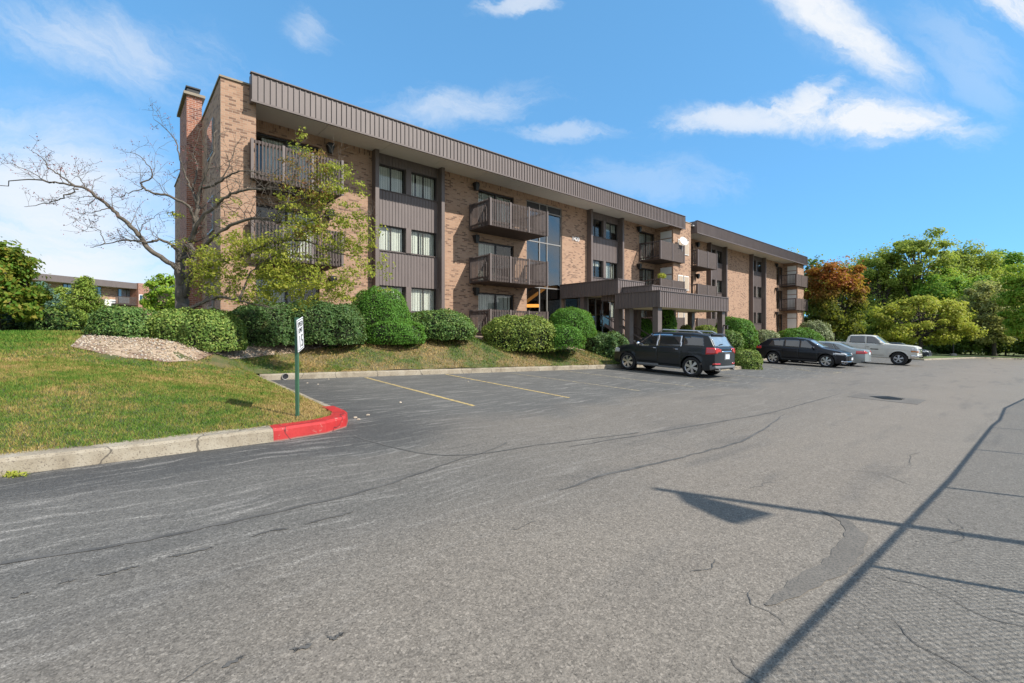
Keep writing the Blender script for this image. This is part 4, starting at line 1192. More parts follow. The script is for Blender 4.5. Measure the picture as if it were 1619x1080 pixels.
# ---- shrubs and conifers left of the building
shrub('low_bush', 'round dark green shrub at the foot of the conifers by the lawn edge', 'bush', [box_dome(60, 128, 484, 530, 14.4, .8)], 'hedge_green', .09, 700, wob=.12, fuzz=.09)
shrub('low_bush', 'dark shrub at the left edge of the lawn under the autumn tree', 'bush', [box_dome(-40, 66, 488, 531, 14.4, .9)], 'hedge_dark', .10, 700, wob=.12, fuzz=.09)
def conifer(label, px, ytop, ybot, wpx, Y, m, size, n):
    b = at(px, ybot, Y); top = at(px, ytop, Y); H = top.z - b.z; rw = wpx / 2 / FPX * Y
    t_ = thing('conifer', label, 'conifer', b, 'xy', 'conifers left of the building')
    mb = MB(); mb.tube([b, b.lerp(top, .5), top], [.12, .07, .01], 7); mb.build('trunk', 'bark', t_)
    PP = []; NN = []
    nb = 70
    for k in range(nb):
        f = (k + .5) / nb; a = k * 2.399 + random.uniform(-.3, .3); L = rw * (1 - f) ** 1.0 * random.uniform(.7, 1.12) + .08
        m_ = int(n / nb * (1.5 - f))
        s = rng.uniform(.1, 1, m_) ** .7
        ctr = np.column_stack([b.x + np.cos(a) * L * s, b.y + np.sin(a) * L * s, b.z + .1 + H * f * .97 - L * s * .12 + L * s * s * .35])
        PP.append(ctr + rng.normal(0, .05 + .08 * L, (m_, 3)) * np.array([1, 1, .5])); NN.append(np.tile([math.cos(a) * .4, math.sin(a) * .4, .8], (m_, 1)))
    leaf_obj('crown', np.concatenate(PP), size, m, t_, np.concatenate(NN), 1.3, .28)
conifer('blue green spruce behind the shrubs at the left', 62, 450, 530, 120, 15.0, 'spruce_blue', .11, 9000)
conifer('yellow green conifer standing before the distant block', 134, 441, 528, 92, 14.8, 'spruce_lime', .10, 9500)
conifer('dull olive conifer between the spruce and the yellow green conifer', 95, 458, 527, 70, 16.0, 'spruce_lime', .12, 4500)

# ---- broadleaf trees
def tree(name, label, base, H, rx, ry, zc, rz, m, size, n, K, rc=.34, trunk_r=.22, group=None, barkm='bark', seed=0, open_=.0):
    rr = random.Random(seed)
    b = Vector(base)
    t_ = thing(name, label, 'tree', b, 'xy', group)
    cl_ = []
    for k in range(K):
        for _ in range(30):
            d = Vector((rr.gauss(0, 1), rr.gauss(0, 1), rr.gauss(0, 1))).normalized(); f = rr.uniform(.35, 1) ** .5
            if d.z > -.93: break
        f *= rr.uniform(.80, 1.06); d = Vector([math.copysign(abs(c_) ** .78, c_) for c_ in d])
        cl_.append(Vector((b.x + d.x * rx * f, b.y + d.y * ry * f, b.z + zc + d.z * rz * f)))
    mb = MB()
    tt = b + Vector((rr.uniform(-.3, .3), 0, zc * .75)); top = b + Vector((rr.uniform(-.4, .4), rr.uniform(-.3, .3), zc + rz * .55))
    mb.tube([b - Vector((0, 0, .3)), b + Vector((0, 0, .5)), tt, top], [trunk_r * 1.4, trunk_r, trunk_r * .7, trunk_r * .2], 8)
    for c in cl_:
        f = rr.uniform(.45, .95); s = (b + Vector((0, 0, .5))).lerp(tt, f) if rr.random() < .6 else tt.lerp(top, rr.uniform(0, .7))
        midp = s.lerp(c, .5) + Vector((rr.uniform(-.3, .3), rr.uniform(-.3, .3), rr.uniform(0, .5)))
        mb.tube([s, midp, c], [trunk_r * .32, trunk_r * .2, trunk_r * .05], 5, False)
    mb.build('trunk', barkm, t_, True)
    P = []
    for c in cl_:
        r_ = rc * (rx + rz) * .5 * rr.choice((.5, .7, .9, 1.15)) * rr.uniform(.85, 1.15)
        k = int(n / K * rr.uniform(.6, 1.4))
        P.append(ball(k, c, (r_ * rr.uniform(.9, 1.3), r_ * rr.uniform(.9, 1.3), r_ * rr.uniform(.55, .85))))
    ns = int(n * (.06 if name == 'ash_tree' else .14)); d_ = rng.normal(size=(ns, 3)); d_ /= np.linalg.norm(d_, axis=1)[:, None]; d_ = np.sign(d_) * np.abs(d_) ** .8
    q_ = d_ * (rng.uniform(.5, 1.02, ns) * (1 + .12 * np.sin(d_[:, 0] * 9 + seed) * np.sin(d_[:, 2] * 7 + seed)))[:, None]
    P.append(np.array((b.x, b.y, b.z + zc)) + q_ * np.array([rx, ry, rz])); cl_.append(Vector((b.x, b.y, b.z + zc)))
    cc_ = np.repeat(np.array([tuple(c) for c in cl_]), [len(p) for p in P], axis=0)
    P = np.concatenate(P)
    o1 = P - cc_; o1 /= np.linalg.norm(o1, axis=1)[:, None] + 1e-6
    o2 = P - np.array((b.x, b.y, b.z + zc)); o2 /= np.linalg.norm(o2, axis=1)[:, None] + 1e-6
    leaf_obj('crown', P, size, m, t_, o1 * .6 + o2 * .5 + np.array([0, 0, .45]), 1.2, .6)
    return t_
def tree_px(name, label, px, ytop, wpx, Y, m, size, n, K, ylow=None, rc=.30, dfac=.8, seed=0, trunk_r=.22, group='trees behind the lot', barkm='bark'):
    x = (px - CX) / FPX * Y; zg = (zlawn(x, Y) if px < 800 else zlot(x, Y)) + .05
    top = CAMH + (HY - ytop) / FPX * Y
    low = CAMH + (HY - ylow) / FPX * Y if ylow else zg + (top - zg) * .18
    rx = wpx / 2 / FPX * Y; rz = (top - low) / 2
    rcm = rc * (rx + rz) * .5 * .6
    return tree(name, label, (x, Y, zg), top - zg, max(.5, rx - rcm), max(.5, rx * dfac - rcm), low + rz - zg, max(.5, rz - rcm), m, size, n, K, rc, trunk_r, group, barkm, seed)
tree_px('maple_tree', 'maple tree turning orange red at its top just past the end of the building', 1318, 396, 108, 53, 'leaf_maple', 0.29, 18750, 84, 548, seed=3, rc=.24)
tree_px('tall_tree', 'tree top showing above the flat roof near the far end of the building', 1252, 380, 62, 82, 'leaf_olive', .45, 3000, 16, seed=5, rc=.3)
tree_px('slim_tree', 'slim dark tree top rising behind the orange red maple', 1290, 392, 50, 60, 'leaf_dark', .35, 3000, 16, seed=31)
tree_px('tall_tree', 'olive green tree right behind the maple', 1392, 382, 100, 68, 'leaf_olive', 0.34, 16250, 61, 545, seed=7, rc=.26)
tree_px('locust_tree', 'tallest tree with an open spreading crown and a visible dark trunk', 1452, 360, 125, 66, 'leaf_olive', .34, 9000, 46, 470, seed=29, rc=.23, trunk_r=.3)
tree_px('tall_tree', 'broad olive tree right of the tallest open crowned tree', 1532, 376, 110, 70, 'leaf_olive', 0.34, 17500, 64, 545, seed=112, rc=.26)
tree_px('tall_tree', 'light green tree in the middle of the row behind the lamp post', 1500, 412, 120, 63, 'leaf_green', 0.31, 16250, 61, 548, seed=13, rc=.26)
tree_px('ash_tree', 'wide low yellow green tree in front of the tall trees', 1455, 458, 150, 52, 'leaf_lime', 0.26, 22500, 84, 556, seed=15, rc=.22)
tree_px('willow_tree', 'pale tan green tree right of the yellow green tree', 1572, 430, 90, 56, 'leaf_tan', 0.27, 15000, 61, 556, seed=17, rc=.24)
tree_px('tall_tree', 'mid green tree behind the pale tan tree', 1588, 390, 110, 72, 'leaf_green', 0.36, 16250, 61, 545, seed=19, rc=.26)
tree_px('leafy_tree', 'bright green tree at the right edge of the picture', 1640, 404, 110, 50, 'leaf_bright', 0.26, 16250, 61, 552, seed=21, rc=.25)
tree_px('tall_tree', 'olive tree seen between the maple and the yellow green tree', 1352, 392, 80, 72, 'leaf_green', 0.36, 11250, 47, 545, seed=23, rc=.26)
tree_px('tall_tree', 'dark green tree beyond the right edge behind the bright green tree', 1700, 388, 140, 66, 'leaf_olive', 0.36, 11250, 47, 545, seed=25)
for k, (px, yt, wd, Y, lab, m) in enumerate([
    (1290, 418, 150, 92, 'distant olive tree farthest left in the back row behind the maple', 'leaf_olive'), (1375, 408, 150, 95, 'distant green tree in the back row left of the tallest tree', 'leaf_green'), (1450, 415, 160, 94, 'distant olive tree in the back row under the tallest crown', 'leaf_olive'),
    (1530, 408, 160, 96, 'distant green tree in the back row right of the tallest tree', 'leaf_green'), (1610, 412, 160, 94, 'distant olive tree in the back row near the right edge', 'leaf_olive')]):
    tree_px('woodland_tree', lab, px, yt, wd, Y, m, .55, 9000, 36, 550, rc=.3, seed=80 + k, group='back row of trees')
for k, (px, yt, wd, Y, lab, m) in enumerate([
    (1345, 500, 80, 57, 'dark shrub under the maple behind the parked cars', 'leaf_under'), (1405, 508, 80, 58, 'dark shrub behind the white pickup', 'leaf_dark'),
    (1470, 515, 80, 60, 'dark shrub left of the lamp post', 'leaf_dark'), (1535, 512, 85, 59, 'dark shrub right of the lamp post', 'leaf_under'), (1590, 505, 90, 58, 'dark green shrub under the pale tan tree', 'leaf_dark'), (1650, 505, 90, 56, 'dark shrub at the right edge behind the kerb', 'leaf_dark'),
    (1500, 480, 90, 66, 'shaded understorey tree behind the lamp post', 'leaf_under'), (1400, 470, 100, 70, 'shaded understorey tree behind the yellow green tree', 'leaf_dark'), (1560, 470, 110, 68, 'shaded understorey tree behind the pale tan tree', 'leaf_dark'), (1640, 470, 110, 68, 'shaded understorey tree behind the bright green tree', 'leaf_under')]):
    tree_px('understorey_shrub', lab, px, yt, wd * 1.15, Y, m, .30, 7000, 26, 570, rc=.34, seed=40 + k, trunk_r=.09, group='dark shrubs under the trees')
# left side
tree_px('autumn_tree', 'leafy tree turning orange and yellow at the left edge of the picture', -8, 364, 140, 13.0, 'leaf_autumn', .13, 13000, 80, 522, rc=.22, seed=51, trunk_r=.10, group=None)
tree_px('young_tree', 'bright green young tree behind the hedges left of the chimney', 260, 424, 70, 45, 'leaf_bright', .24, 7000, 40, 505, rc=.28, seed=53, trunk_r=.08, group=None)

# ---- the half bare tree in front of the building's left end
bt = thing('half_bare_tree', 'half bare old tree with a long leafless limb reaching left by the brick corner', 'tree', at(290, 489, 13.2) - Vector((0, 0, .3)))
limbs = []
def limb(pts, r0, r1):
    P = [at(*p) for p in pts]
    # smooth
    D = []
    for i in range(len(P) - 1):
        p0, p1, p2, p3 = P[max(i - 1, 0)], P[i], P[i + 1], P[min(i + 2, len(P) - 1)]
        for k in range(4):
            t_ = k / 4
            D.append(.5 * ((2 * p1) + (p2 - p0) * t_ + (2 * p0 - 5 * p1 + 4 * p2 - p3) * t_ * t_ + (3 * p1 - p0 - 3 * p2 + p3) * t_ ** 3))
    D.append(P[-1])
    D = [p + Vector((random.gauss(0, .012), random.gauss(0, .03), random.gauss(0, .012))) for p in D]
    limbs.append((D, r0 * .8, r1 * .8))
limb([(289, 500, 13.2), (287, 470, 13.2), (286, 440, 13.2), (284, 415, 13.2)], .20, .15)
limb([(287, 455, 13.2), (281, 427, 13.1), (261, 410, 13), (234, 392, 12.9), (219, 371, 12.8), (195, 347, 12.7), (175, 330, 12.6), (154, 312, 12.5), (136, 298, 12.4), (115, 293, 12.3), (86, 289, 12.2), (44, 283, 12.1), (0, 294, 12.0)], .10, .012)
limb([(118, 294, 12.3), (98, 280, 12.3), (80, 267, 12.3), (66, 250, 12.2), (50, 238, 12.2)], .03, .006)
limb([(122, 297, 12.3), (104, 310, 12.2), (89, 318, 12.2), (60, 323, 12.2), (38, 327, 12.1)], .028, .006)
limb([(86, 289, 12.2), (68, 284, 12.2), (45, 270, 12.2), (18, 260, 12.1)], .02, .005)
limb([(136, 298, 12.4), (126, 282, 12.5), (112, 275, 12.5)], .018, .005)
limb([(284, 405, 13.2), (276, 391, 13.1), (258, 380, 13), (240, 382, 12.9), (225, 383, 12.8), (205, 380, 12.8), (190, 381, 12.7), (165, 386, 12.7), (144, 392, 12.6)], .055, .01)
limb([(165, 386, 12.7), (160, 372, 12.7), (157, 363, 12.7), (142, 359, 12.7), (130, 366, 12.7)], .016, .005)
limb([(219, 371, 12.8), (230, 352, 12.9), (241, 345, 12.9), (254, 335, 12.9)], .018, .005)
limb([(234, 392, 12.9), (222, 384, 13), (200, 379, 13.1), (188, 381, 13.1)], .018, .005)
limb([(175, 330, 12.6), (158, 333, 12.5), (138, 337, 12.5), (124, 338, 12.4)], .018, .005)
limb([(284, 415, 13.2), (288, 400, 13.2), (300, 384, 13.2), (309, 358, 13.2), (311, 322, 13.2), (318, 298, 13.2), (329, 266, 13.1), (338, 239, 13.1), (342, 205, 13.1)], .12, .015)
limb([(308, 353, 13.2), (303, 335, 13.1), (296, 324, 13), (267, 310, 12.9), (243, 306, 12.8), (228, 298, 12.8), (224, 290, 12.8), (237, 282, 12.8), (239, 268, 12.8), (225, 250, 12.8), (205, 240, 12.7)], .055, .008)
limb([(225, 297, 12.8), (205, 305, 12.7), (190, 312, 12.7), (175, 305, 12.7)], .02, .005)
limb([(311, 322, 13.2), (304, 300, 13.3), (292, 275, 13.4), (284, 245, 13.4), (272, 215, 13.4), (245, 190, 13.4)], .05, .008)
limb([(304, 300, 13.3), (312, 270, 13.4), (306, 235, 13.4), (320, 200, 13.4)], .035, .007)
limb([(318, 298, 13.2), (344, 290, 13.0), (367, 275, 12.9), (392, 270, 12.8), (425, 280, 12.7)], .05, .01)
limb([(344, 290, 13.0), (362, 262, 13), (368, 240, 13), (378, 222, 13)], .025, .006)
limb([(301, 384, 13.2), (320, 345, 13.0), (345, 322, 12.9), (364, 307, 12.8), (394, 300, 12.7), (430, 299, 12.6), (462, 306, 12.5), (485, 322, 12.5)], .07, .015)
limb([(286, 410, 13.2), (312, 398, 13), (341, 373, 12.8), (375, 352, 12.7), (420, 345, 12.6), (441, 352, 12.5), (453, 328, 12.4), (486, 312, 12.4), (520, 290, 12.4), (538, 262, 12.4)], .075, .012)
limb([(287, 480, 13.2), (300, 487, 12.8), (320, 478, 12.6), (345, 470, 12.5), (375, 474, 12.3), (400, 480, 12.2), (424, 486, 12.1)], .075, .02)
limb([(379, 476, 12.3), (388, 447, 12.4), (397, 430, 12.4), (420, 410, 12.3), (455, 395, 12.3)], .045, .01)
limb([(290, 440, 13.2), (330, 420, 12.9), (380, 405, 12.7), (430, 385, 12.6), (480, 380, 12.5), (530, 400, 12.4), (575, 405, 12.4)], .07, .01)
limb([(441, 352, 12.5), (480, 352, 12.4), (520, 340, 12.3), (555, 345, 12.3), (585, 340, 12.3)], .035, .008)
limb([(453, 328, 12.4), (462, 290, 12.4), (470, 255, 12.4), (472, 225, 12.4)], .03, .006)
limb([(294, 470, 13.2), (300, 440, 13.0), (306, 410, 12.9), (300, 384, 13.2)], .10, .09)
mb = MB()
tips = []
def subtwigs(D, r0, r1, n, L, depth):
    for _ in range(n):
        i = random.randrange(max(1, int(len(D) * .25)), len(D)); p = D[i]
        tv = (D[min(i + 1, len(D) - 1)] - D[i - 1]).normalized()
        d = (tv * random.uniform(.2, .9) + Vector((random.gauss(0, .7), random.gauss(0, .7), random.gauss(.25, .6)))).normalized()
        l = L * random.uniform(.5, 1.3); q2 = [p]
        for k in range(4):
            d = (d + Vector((random.gauss(0, .22), random.gauss(0, .22), random.gauss(.06, .2)))).normalized()
            q2.append(q2[-1] + d * l / 4)
        rb = max(.0045, (r0 + (r1 - r0) * i / len(D)) * .38)
        mb.tube(q2, list(np.linspace(rb * .85, .0025, 5)), 4, False)
        tips.append(q2[-1]); tips.append(q2[2])
        if depth: subtwigs(q2, rb, .003, 4, l * .5, depth - 1)
for D, r0, r1 in limbs:
    mb.tube(D, list(np.linspace(r0, r1, len(D))), 8)
for D, r0, r1 in limbs:
    LL = sum((D[i + 1] - D[i]).length for i in range(len(D) - 1))
    if r0 < .15: subtwigs(D, r0, r1, int(5 + LL * (2.4 if D[-1].x < at(280, 0, 12.5).x else 4)), .45 if r0 < .03 else .65, 1)
# the dense grey twigs in front of the balconies
for _ in range(46):
    p = at(random.uniform(330, 455), random.uniform(268, 350), random.uniform(12.4, 13.2))
    q2 = [p]; d = Vector((random.uniform(.2, 1), random.gauss(0, .3), random.gauss(0, .4))).normalized()
    for k in range(4): d = (d + Vector((random.gauss(0, .2), random.gauss(0, .2), random.gauss(0, .2)))).normalized(); q2.append(q2[-1] + d * .22)
    mb.tube(q2, [.009, .008, .006, .005, .003], 4, False)
    subtwigs(q2, .009, .004, 3, .35, 0)
mb.build('trunk', 'bark_grey', bt, True)
def sprigs(regions, m, size, name):
    PP = []
    for (x0, x1, y0, y1, n, Ya, Yb) in regions:
        k = max(1, n // 26)
        for _ in range(k):
            while True:
                a_, b_ = random.uniform(-1, 1), random.uniform(-1, 1)
                if a_ * a_ + b_ * b_ < 1: break
            c = at((x0 + x1) / 2 + a_ * (x1 - x0) / 2, (y0 + y1) / 2 + b_ * (y1 - y0) / 2, random.uniform(Ya, Yb))
            PP.append(ball(26, c, (random.uniform(.12, .32), .25, random.uniform(.07, .17))))
    P = np.concatenate(PP)
    leaf_obj(name, P, size, m, bt, np.tile([0, 0, .3], (len(P), 1)), 1.8, .5)
sprigs([(300, 475, 372, 476, 5600, 12.1, 13.0), (320, 420, 365, 410, 400, 12.3, 13.0), (410, 600, 335, 465, 3100, 12.0, 12.7), (495, 575, 258, 340, 1100, 12.1, 12.6), (425, 520, 300, 380, 1300, 12.1, 12.7), (462, 492, 208, 252, 130, 12.2, 12.5), (520, 600, 330, 400, 900, 12.2, 12.6), (380, 570, 420, 488, 2300, 12.0, 12.5), (570, 630, 400, 460, 150, 12.2, 12.5),
        (265, 300, 335, 400, 160, 12.9, 13.3), (285, 320, 425, 475, 200, 12.8, 13.2), (330, 400, 310, 360, 120, 12.5, 12.9)], 'leaf_sparse', .078, 'crown')
sprigs([(430, 545, 240, 330, 1100, 12.2, 12.7), (455, 530, 330, 380, 300, 12.2, 12.6)], 'leaf_rust', .075, 'crown')
P = np.array([tuple(t_) for t_ in tips if t_.x < at(330, 0, 12.9).x]); P = P[rng.uniform(size=len(P)) < .5]
P = np.repeat(P, 2, axis=0) + rng.normal(0, .035, (len(P) * 2, 3))
leaf_obj('withered_leaves', P, .035, 'leaf_berry', bt, None, 1, .7)

# ------------------------------------------------------------------ planting bed, gravel, grass
def zl_np(P): return np.maximum(zlawn_np(P), zlot_np(P) + .11)
bed = [at(112, 549, 9.8), at(182, 567, 9.9), at(264, 574, 10.3), at(310, 574, 11.3), at(358, 570, 12.3), at(447, 564, 14.2), at(520, 551, 15.3), at(580, 543.5, 15.9), at(625, 540, 16.4), at(665, 534, 17.3), at(744, 533, 18.8), at(800, 543, 19.4), at(846, 550.5, 20.1), at(900, 553, 21.0), at(925, 553, 21.4)]
bed_poly = [p.xy for p in bed] + [ud(20, WD - .1).xy, ud(3, WD - .1).xy, ud(2.6, 19).xy, at(150, 530, 13.4).xy, at(135, 538, 11.6).xy]
sheet('gravel_bed', bed_poly, .4, zl_np, 'mulch', lift=.02)
bed_far = [ud(24.5, 14.2).xy, ud(29, 15.2).xy, ud(36, 15.4).xy, ud(60, 15.6).xy, ud(60, WD - .1).xy, ud(24.5, WD - .1).xy]
sheet('gravel_bed', bed_far, 1.0, zl_np, 'mulch', lift=.02)
def in_poly(P, poly):
    A = np.array([(p[0], p[1]) for p in poly]); r = np.zeros(len(P), bool); n = len(A)
    for i in range(n):
        x1, y1 = A[i]; x2, y2 = A[(i + 1) % n]
        if y1 == y2: continue
        r ^= ((y1 > P[:, 1]) != (y2 > P[:, 1])) & (P[:, 0] < (x2 - x1) * (P[:, 1] - y1) / (y2 - y1) + x1)
    return r
cand = np.column_stack([rng.uniform(-11, 2, 30000), rng.uniform(8.5, 18.5, 30000)])
cand = cand[in_poly(cand, bed_poly)]
uu = cand @ np.array([US, UC]); dd = cand @ np.array([-UC, US])
cand = cand[(dd < 16.6) & (rng.uniform(size=len(cand)) < np.where(uu < 4.5, 1, .35))][:9000]
zc_ = zl_np(cand) + .03
n = len(cand); s = rng.uniform(.014, .042, n)
tet = np.array([(1, 0, -.4), (-.5, .87, -.4), (-.5, -.87, -.4), (.1, .1, .7), (-.75, .1, .1), (.5, -.5, .2)])
rot = rng.uniform(0, 6.28, n); ca, sa = np.cos(rot), np.sin(rot)
V = tet[None] * s[:, None, None] * rng.uniform(.7, 1.2, (n, 6, 1))
V = np.stack([V[..., 0] * ca[:, None] - V[..., 1] * sa[:, None], V[..., 0] * sa[:, None] + V[..., 1] * ca[:, None], V[..., 2] * .8], -1) + np.column_stack([cand, zc_])[:, None, :]
hull = np.array([(0, 1, 3), (1, 4, 3), (4, 2, 3), (2, 5, 3), (5, 0, 3), (0, 5, 2), (1, 0, 2), (1, 2, 4)])
F = (hull[None] + (np.arange(n) * 6)[:, None, None]).reshape(-1, 3)
o = raw('gravel', V.reshape(-1, 3), F, 'gravel_mat', None, False, (Vector((0, 0, 0)), 'xy'))
tag(o, 'loose tan and cream gravel scattered over the planting bed', 'gravel', kind='stuff')
# grass blades over the lawn that the eye can resolve
def blades(n, x0, x1, y0, y1, h, wd, dmax=99, thin=None):
    C = np.column_stack([rng.uniform(x0, x1, n), rng.uniform(y0, y1, n)])
    C = C[in_poly(C, lawn_poly)]; C = C[~in_poly(C, bed_poly)]
    C = C[np.abs(C[:, 0] / C[:, 1]) < 1.25]
    if thin: C = C[rng.uniform(size=len(C)) < thin(C)]
    d_ = C @ np.array([-UC, US]); C = C[d_ < dmax]
    z = zl_np(C); m_ = len(C)
    a = rng.uniform(0, 6.28, m_); hh = h * rng.uniform(.5, 1.25, m_); ww = wd * rng.uniform(.7, 1.3, m_)
    lean = rng.normal(0, .5, (m_, 2)) * hh[:, None]
    V = np.empty((m_, 3, 3))
    V[:, 0] = np.column_stack([C[:, 0] - np.cos(a) * ww, C[:, 1] - np.sin(a) * ww, z - .005]); V[:, 1] = np.column_stack([C[:, 0] + np.cos(a) * ww, C[:, 1] + np.sin(a) * ww, z - .005])
    V[:, 2] = np.column_stack([C[:, 0] + lean[:, 0], C[:, 1] + lean[:, 1], z + hh])
    return V.reshape(-1, 3)
V = np.concatenate([blades(150000, -9, -2, 4.4, 9, .035, .005), blades(150000, -13, 0, 8, 14, .045, .008), blades(120000, -9, 10, 12.5, 23, .06, .013, 16), blades(60000, -24, -8, 10, 20, .07, .014), blades(40000, 8, 40, 20, 44, .09, .03, 17)])
F = np.arange(len(V)).reshape(-1, 3)
o = raw('grass', V, F, 'grass_blade', None, False, (Vector((0, 0, 0)), 'xy'))
tag(o, 'short patchy lawn grass, green with dry brown spots', 'grass', kind='stuff')
wd_ = G(25, 752)
wt = thing('weed', 'small pale weed tuft at the foot of the kerb by the left edge', 'weed', tuple(wd_))
leaf_obj('leaves', ball(90, (wd_.x, wd_.y - .03, wd_.z + .02), (.16, .06, .03)), .05, 'leaf_lime', wt, None, 1, .3)
# pebbles lying on the asphalt of the bay
for k, (px, py) in enumerate([(486, 606), (503, 608), (567, 664), (582, 657), (562, 661), (740, 604), (633, 637), (520, 600), (430, 607)]):
    g = G(px, py); mb = MB(); r_ = .022 if px < 560 else .03
    cv, cf = lump((g.x, g.y, g.z + r_ * .3), (r_, r_ * .8, r_ * .6), 7, 4, 1, -.4, .2, k); mb.add([tuple(v) for v in cv], [tuple(f) for f in cf])
    o = mb.build('pebble', 'gravel_mat', None, org=tuple(g)); tag(o, 'pale pebble lying on the dark asphalt of the parking bay', 'pebble', 'pebbles on the asphalt')

C = np.column_stack([rng.uniform(-11, 6, 1500), rng.uniform(6, 18, 1500)])
C = C[in_poly(C, lawn_poly)]; C = C[rng.uniform(size=len(C)) < np.where(np.hypot(C[:, 0] + 7.5, C[:, 1] - 12.5) < 3.2, 1.0, .18)]
o = None
V, F = leaf_arrays(np.column_stack([C, zl_np(C) + .045]), .06, np.tile([0, 0, 1.0], (len(C), 1)), .8, .6)
o = raw('fallen_leaves', V, F, 'leaf_rust', None, False, (Vector((0, 0, 0)), 'xy'))
tag(o, 'small brown and rust fallen leaves lying on the grass under the half bare tree', 'leaves', kind='stuff')
# ------------------------------------------------------------------ parked cars
class Car:
    def __init__(s, name, label, cat, u, d, head, L, Wd, top, belt, sill, xf, xr, R_, tw, paint_m, tum=.30, nose=.16, tail=.10, bulge=(.10, .06), crown=.06, group='cars parked along the building'):
        n = Vector((-UC, US, 0)) * head
        p = ud(u, d); z = zlot(p.x, p.y)
        up = Vector((-SA, -SB, 1)).normalized()
        f = (n - up * n.dot(up)).normalized(); lf = up.cross(f)
        s.t = bpy.data.objects.new(name, None); COL.objects.link(s.t)
        s.t.matrix_world = Matrix(((f.x, lf.x, up.x, p.x), (f.y, lf.y, up.y, p.y), (f.z, lf.z, up.z, z), (0, 0, 0, 1)))
        tag(s.t, label, cat, group)
        ORG[s.t.name] = (Vector((0, 0, 0)), 'xy')
        s.L, s.W, s.R, s.tw, s.xf, s.xr, s.belt, s.sill, s.paint = L, Wd, R_, tw, xf, xr, belt, sill, paint_m
        h = L / 2
        xs = sorted(set(np.round(np.concatenate([np.linspace(-h, h, 150), [x for x, _ in top], -h + np.linspace(0, .3, 14) ** 1.5 * 1.2, h - np.linspace(0, .3, 14) ** 1.5 * 1.2]), 4)))
        tx, tz = zip(*top); bx, bz = zip(*belt)
        nl, nu_, nr = 14, 12, 8
        V = []; rows = nl + 1 + nu_ + nr
        for x in xs:
            zt = float(np.interp(x, tx, tz)); zb = min(float(np.interp(x, bx, bz)), zt - .02)
            bot = sill + .10 * max(0, (abs(x) - (h - .5)) / .5) ** 2
            for xw in (xf, xr):
                dxw = abs(x - xw); Ra = R_ + .055
                if dxw < Ra: bot = max(bot, R_ + math.sqrt(Ra * Ra - dxw * dxw))
            pl = 1.0
            if x > h - 1.1: pl -= nose * ((x - (h - 1.1)) / 1.1) ** 2.2
            if x < -h + 1.1: pl -= tail * ((-h + 1.1 - x) / 1.1) ** 2.2
            wb = Wd / 2 * pl
            side = []
            for k in range(nl + 1):
                z = bot + (zb - bot) * k / nl; r = (z - sill) / max(.1, (zb - sill))
                y = wb * (1 - .055 * (1 - min(1, r / .55)) ** 2 - .035 * max(0, (r - .6) / .4) ** 2 + (.012 if .70 < r < .78 else 0))
                for xw in (xf, xr):                       # flared arches
                    dd = math.hypot(x - xw, z - R_)
                    if dd < R_ + .16: y += .022 * (1 - max(0, dd - R_ - .055) / .105)
                side.append((y, z))
            y0, z0 = side[-1]; cr = min(crown, (zt - zb) * .5); zr = zt - cr
            for k in range(1, nu_ + 1):
                z = zb + (zr - zb) * k / nu_; side.append((y0 - (z - zb) * tum - .012 * min(1, k), z))
            y1 = side[-1][0]
            for k in range(1, nr + 1):
                q_ = 1 - k / nr; side.append((y1 * q_, zt - cr * q_ ** 3))
            V += [(x, y, z) for y, z in side] + [(x, -y, z) for y, z in side[:-1][::-1]]
        m_ = 2 * rows - 1; nx = len(xs)
        F = []
        for i in range(nx - 1):
            for j in range(m_ - 1):
                F.append((i * m_ + j, i * m_ + j + 1, (i + 1) * m_ + j + 1, (i + 1) * m_ + j))
        for e, bl, i in ((-1, bulge[1], 0), (1, bulge[0], nx - 1)):
            nyc = 24; base = len(V); x0 = xs[i]
            for j in range(rows):
                _, yL, z = V[i * m_ + j]
                for k in range(nyc + 1):
                    y = yL * (1 - 2 * k / nyc); V.append((x0 + e * bl * (1 - (abs(y) / max(.01, V[i * m_ + 6][1])) ** 2.5) if yL > .02 else x0 + e * bl, y, z))
            for j in range(rows - 1):
                for k in range(nyc):
                    q4 = (base + j * (nyc + 1) + k, base + j * (nyc + 1) + k + 1, base + (j + 1) * (nyc + 1) + k + 1, base + (j + 1) * (nyc + 1) + k)
                    F.append(q4 if e > 0 else q4[::-1])
        s.V, s.F = np.array(V), F
        Fa = np.array(F); a = s.V[Fa]
        s.C = a.mean(1); nn = np.cross(a[:, 2] - a[:, 0], a[:, 3] - a[:, 1]); s.N = nn / (np.linalg.norm(nn, axis=1)[:, None] + 1e-9)
        flip = np.sum(s.N * (s.C - np.array([0, 0, .7])), axis=1) < 0
        s.N[flip] *= -1; s.Fa = np.array([f_[::-1] if fl else f_ for f_, fl in zip(F, flip)])
        s.body = raw('body', s.V, [tuple(f_) for f_ in s.Fa], paint_m, s.t, True, (Vector((0, 0, 0)), 'xy'))
        vn = np.zeros_like(s.V)
        for k in range(4): np.add.at(vn, s.Fa[:, k], s.N)
        s.VN = vn / (np.linalg.norm(vn, axis=1)[:, None] + 1e-9)
        # floor pan and wheel wells
        mb = MB(); hw = Wd / 2 - tw - .06
        mb.box(-h + .25, h - .3, -hw, hw, sill + .02, .62); s.part('underbody', mb, 'car_dark')
    def part(s, name, mb, m, parent=None, smooth=False):
        return raw(name, np.array(mb.v), mb.f, m, parent or s.t, smooth, (Vector((0, 0, 0)), 'xy'))
